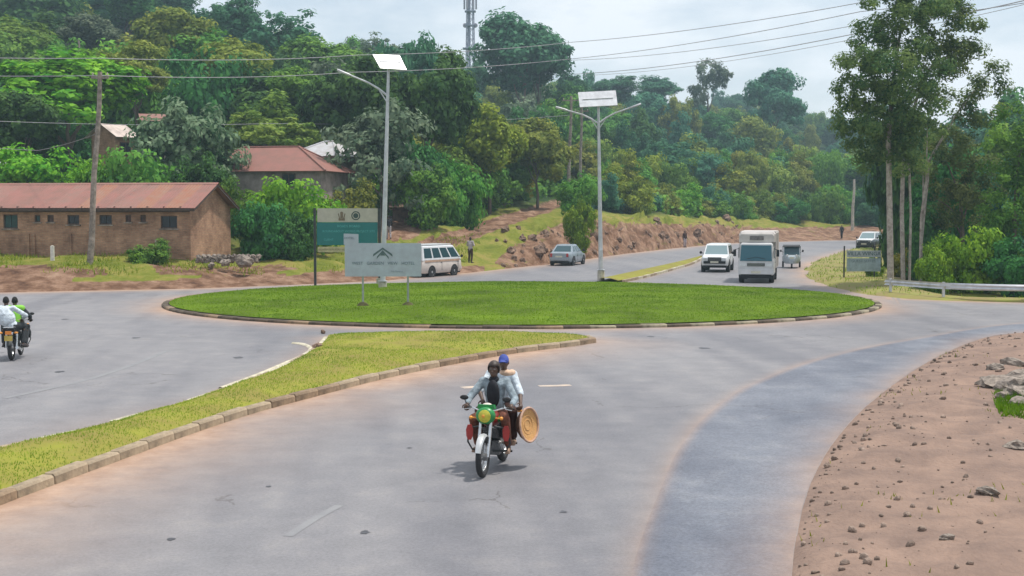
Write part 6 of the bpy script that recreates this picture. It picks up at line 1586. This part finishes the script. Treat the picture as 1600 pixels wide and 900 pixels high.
for s in (-1, 1):
    MB().box((s * .955, -1.9, 1.62), (.02, .8, .55)).build('side_window', glass_c, tk, False)
    d_ = MB().box((s * .957, -1.85, .9), (.015, 1.05, .7)).build('door', tp_, tk, False); MB().box((s * .97, -1.5, 1.1), (.02, .16, .04)).build('door_handle', under, d_, False)
    a_ = MB().tube([(s * .93, -2.5, 1.85), (s * 1.14, -2.62, 1.8), (s * 1.14, -2.62, 1.45)], .018, 6).build('mirror_arm', under, tk); MB().box((s * 1.14, -2.6, 1.62), (.15, .06, .36)).build('wing_mirror', under, a_, False)
    MB().box((s * .68, -2.70, .98), (.36, .05, .15)).build('headlight', lamp_w, tk, False)
    MB().box((s * .82, -2.72, .66), (.16, .04, .10)).build('fog_lamp', MATS['amber_indicator'], tk, False)
    for y in (-1.9, 1.5): car_wheel(tk, s * .80, y, .40, .26, s)
    MB().box((s * .9, -1.9, .45), (.05, 1.0, .3)).build('wheel_arch', under, tk, False)
g_ = MB().box((0, -2.70, 1.0), (.92, .04, .16)).build('grille', under, tk, False)
for k in range(3): MB().box((0, -2.725, .95 + k * .05), (.88, .012, .012)).build('grille_bar', chrome, g_, False)
MB().box((0, -2.72, .62), (1.86, .12, .26)).build('front_bumper', tp_, tk, False); MB().box((0, -2.79, .60), (.5, .012, .12)).build('number_plate', plate_m, tk, False)
MB().box((0, -2.6, .36), (1.6, .2, .2)).build('underbody', under, tk, False); MB().box((0, .6, .55), (1.0, 5.0, .2)).build('chassis', under, tk, False)
bx_ = MB().loft([[(x * .99, y, z) for x, z in ((-1, .75), (1, .75), (1, 2.66), (.95, 2.76), (-.95, 2.76), (-1, 2.66))] for y in (-1.05, 2.6)]).build('cargo_box', box_p, tk, False)
MB().loft([[(x * w, y, z) for x, z in ((-.95, 2.2), (.95, 2.2), (.95, z1 - .1), (.85, z1), (-.85, z1), (-.95, z1 - .1))] for y, z1, w in ((-2.2, 2.62, .96), (-2.1, 2.73, 1.0), (-1.08, 2.75, 1.02))]).build('cab_top_box', box_p, tk, False)
MB().box((0, -2.215, 2.42), (.74, .05, .22)).build('roof_vent', mat('grey_vent', (.20, .18, .18), .7, var=.3), tk, False)
for y in (-.4, .3, 1.0, 1.7): 
    for s in (-1, 1): MB().box((s * .998, y, 1.72), (.02, .05, 1.85)).build('box_rib', box_p, bx_, False)
# three-wheeler
th6, f, rt = heading((-.2, -.98)); P0 = at(1237, 419.5); c = P0 - f * 1.1
tt = thing('three_wheeler', 'small grey three wheeled taxi coming on right of the truck', 'auto rickshaw', (c.x, c.y, 0), th6)
tg_ = mat('faded_grey_blue_paint', (.36, .41, .45), .5, var=.12); canvas = mat('dark_canvas', (.05, .055, .06), .9, var=.2)
MB().loft([[(x * hw, y, z) for x, z in ((-.8, .32), (.8, .32), (1, .5), (1, z1 - .1), (.85, z1), (-.85, z1), (-1, z1 - .1), (-1, .5))] for y, hw, z1 in ((-1.28, .16, .62), (-1.15, .30, .80), (-.8, .45, .90), (-.55, .55, .92), (.9, .62, .85), (1.15, .6, .8))]).build('body', tg_, tt)
MB().poly([(-.5, -.82, .92), (.5, -.82, .92), (.47, -.58, 1.42), (-.47, -.58, 1.42)], .02).build('windscreen', glass_c, tt, False)
for s in (-1, 1):
    MB().tube([(s * .53, -.84, .85), (s * .50, -.58, 1.45), (s * .58, .2, 1.5)], .03, 6).build('canopy_bar', tg_, tt); MB().box((s * .58, .75, 1.15), (.03, .75, .6)).build('side_curtain', canvas, tt, False)
    MB().lathe([(0, -.07), (.07, -.06), (.085, 0), (.07, .03), (0, .03)], (s * .30, -1.06, .86), 'y', 14).build('headlight', lamp_w, tt)
    a_ = MB().tube([(s * .5, -.75, 1.0), (s * .68, -.85, 1.15)], .012, 6).build('mirror_arm', under, tt); MB().ell((s * .72, -.85, 1.17), (.06, .03, .09), 10, 7).build('wing_mirror', under, a_)
    car_wheel(tt, s * .56, .75, .22, .12, s)
MB().loft([[(x * hw, y, z) for x, z in ((-1, 1.42), (1, 1.42), (.9, z1), (-.9, z1))] for y, hw, z1 in ((-.72, .52, 1.47), (-.4, .60, 1.54), (.9, .62, 1.54), (1.15, .6, 1.45))]).build('canopy', canvas, tt)
car_wheel(tt, 0, -.95, .22, .11, 1); MB().loft([[(x * .11, y, z) for x, z in ((-1, .38), (1, .38), (.7, zz_), (-.7, zz_))] for y, zz_ in ((-1.22, .42), (-1.0, .50), (-.75, .45))]).build('front_mudguard', tg_, tt)
MB().box((0, -1.30, .72), (.30, .02, .10)).build('number_plate', plate_m, tt, False)

# ------------------------------------------------------------------ thin air: hills fade to blue
hz_b = MB().box((0, 300, 44.2), (1500, 760, 95.6))
hz = hz_b.build('haze', None, None, False); tag(hz, 'thin blue summer haze over the valley', kind='stuff')
hm = bpy.data.materials.new('thin_blue_haze'); hm.use_nodes = True; ht = hm.node_tree; ht.nodes.clear()
ho = ht.nodes.new('ShaderNodeOutputMaterial'); pv = ht.nodes.new('ShaderNodeVolumePrincipled')
pv.inputs['Color'].default_value = (.64, .87, 1.0, 1); pv.inputs["Density"].default_value = .00058; pv.inputs['Anisotropy'].default_value = .2
ht.links.new(pv.outputs['Volume'], ho.inputs['Volume']); hz.data.materials.append(hm)
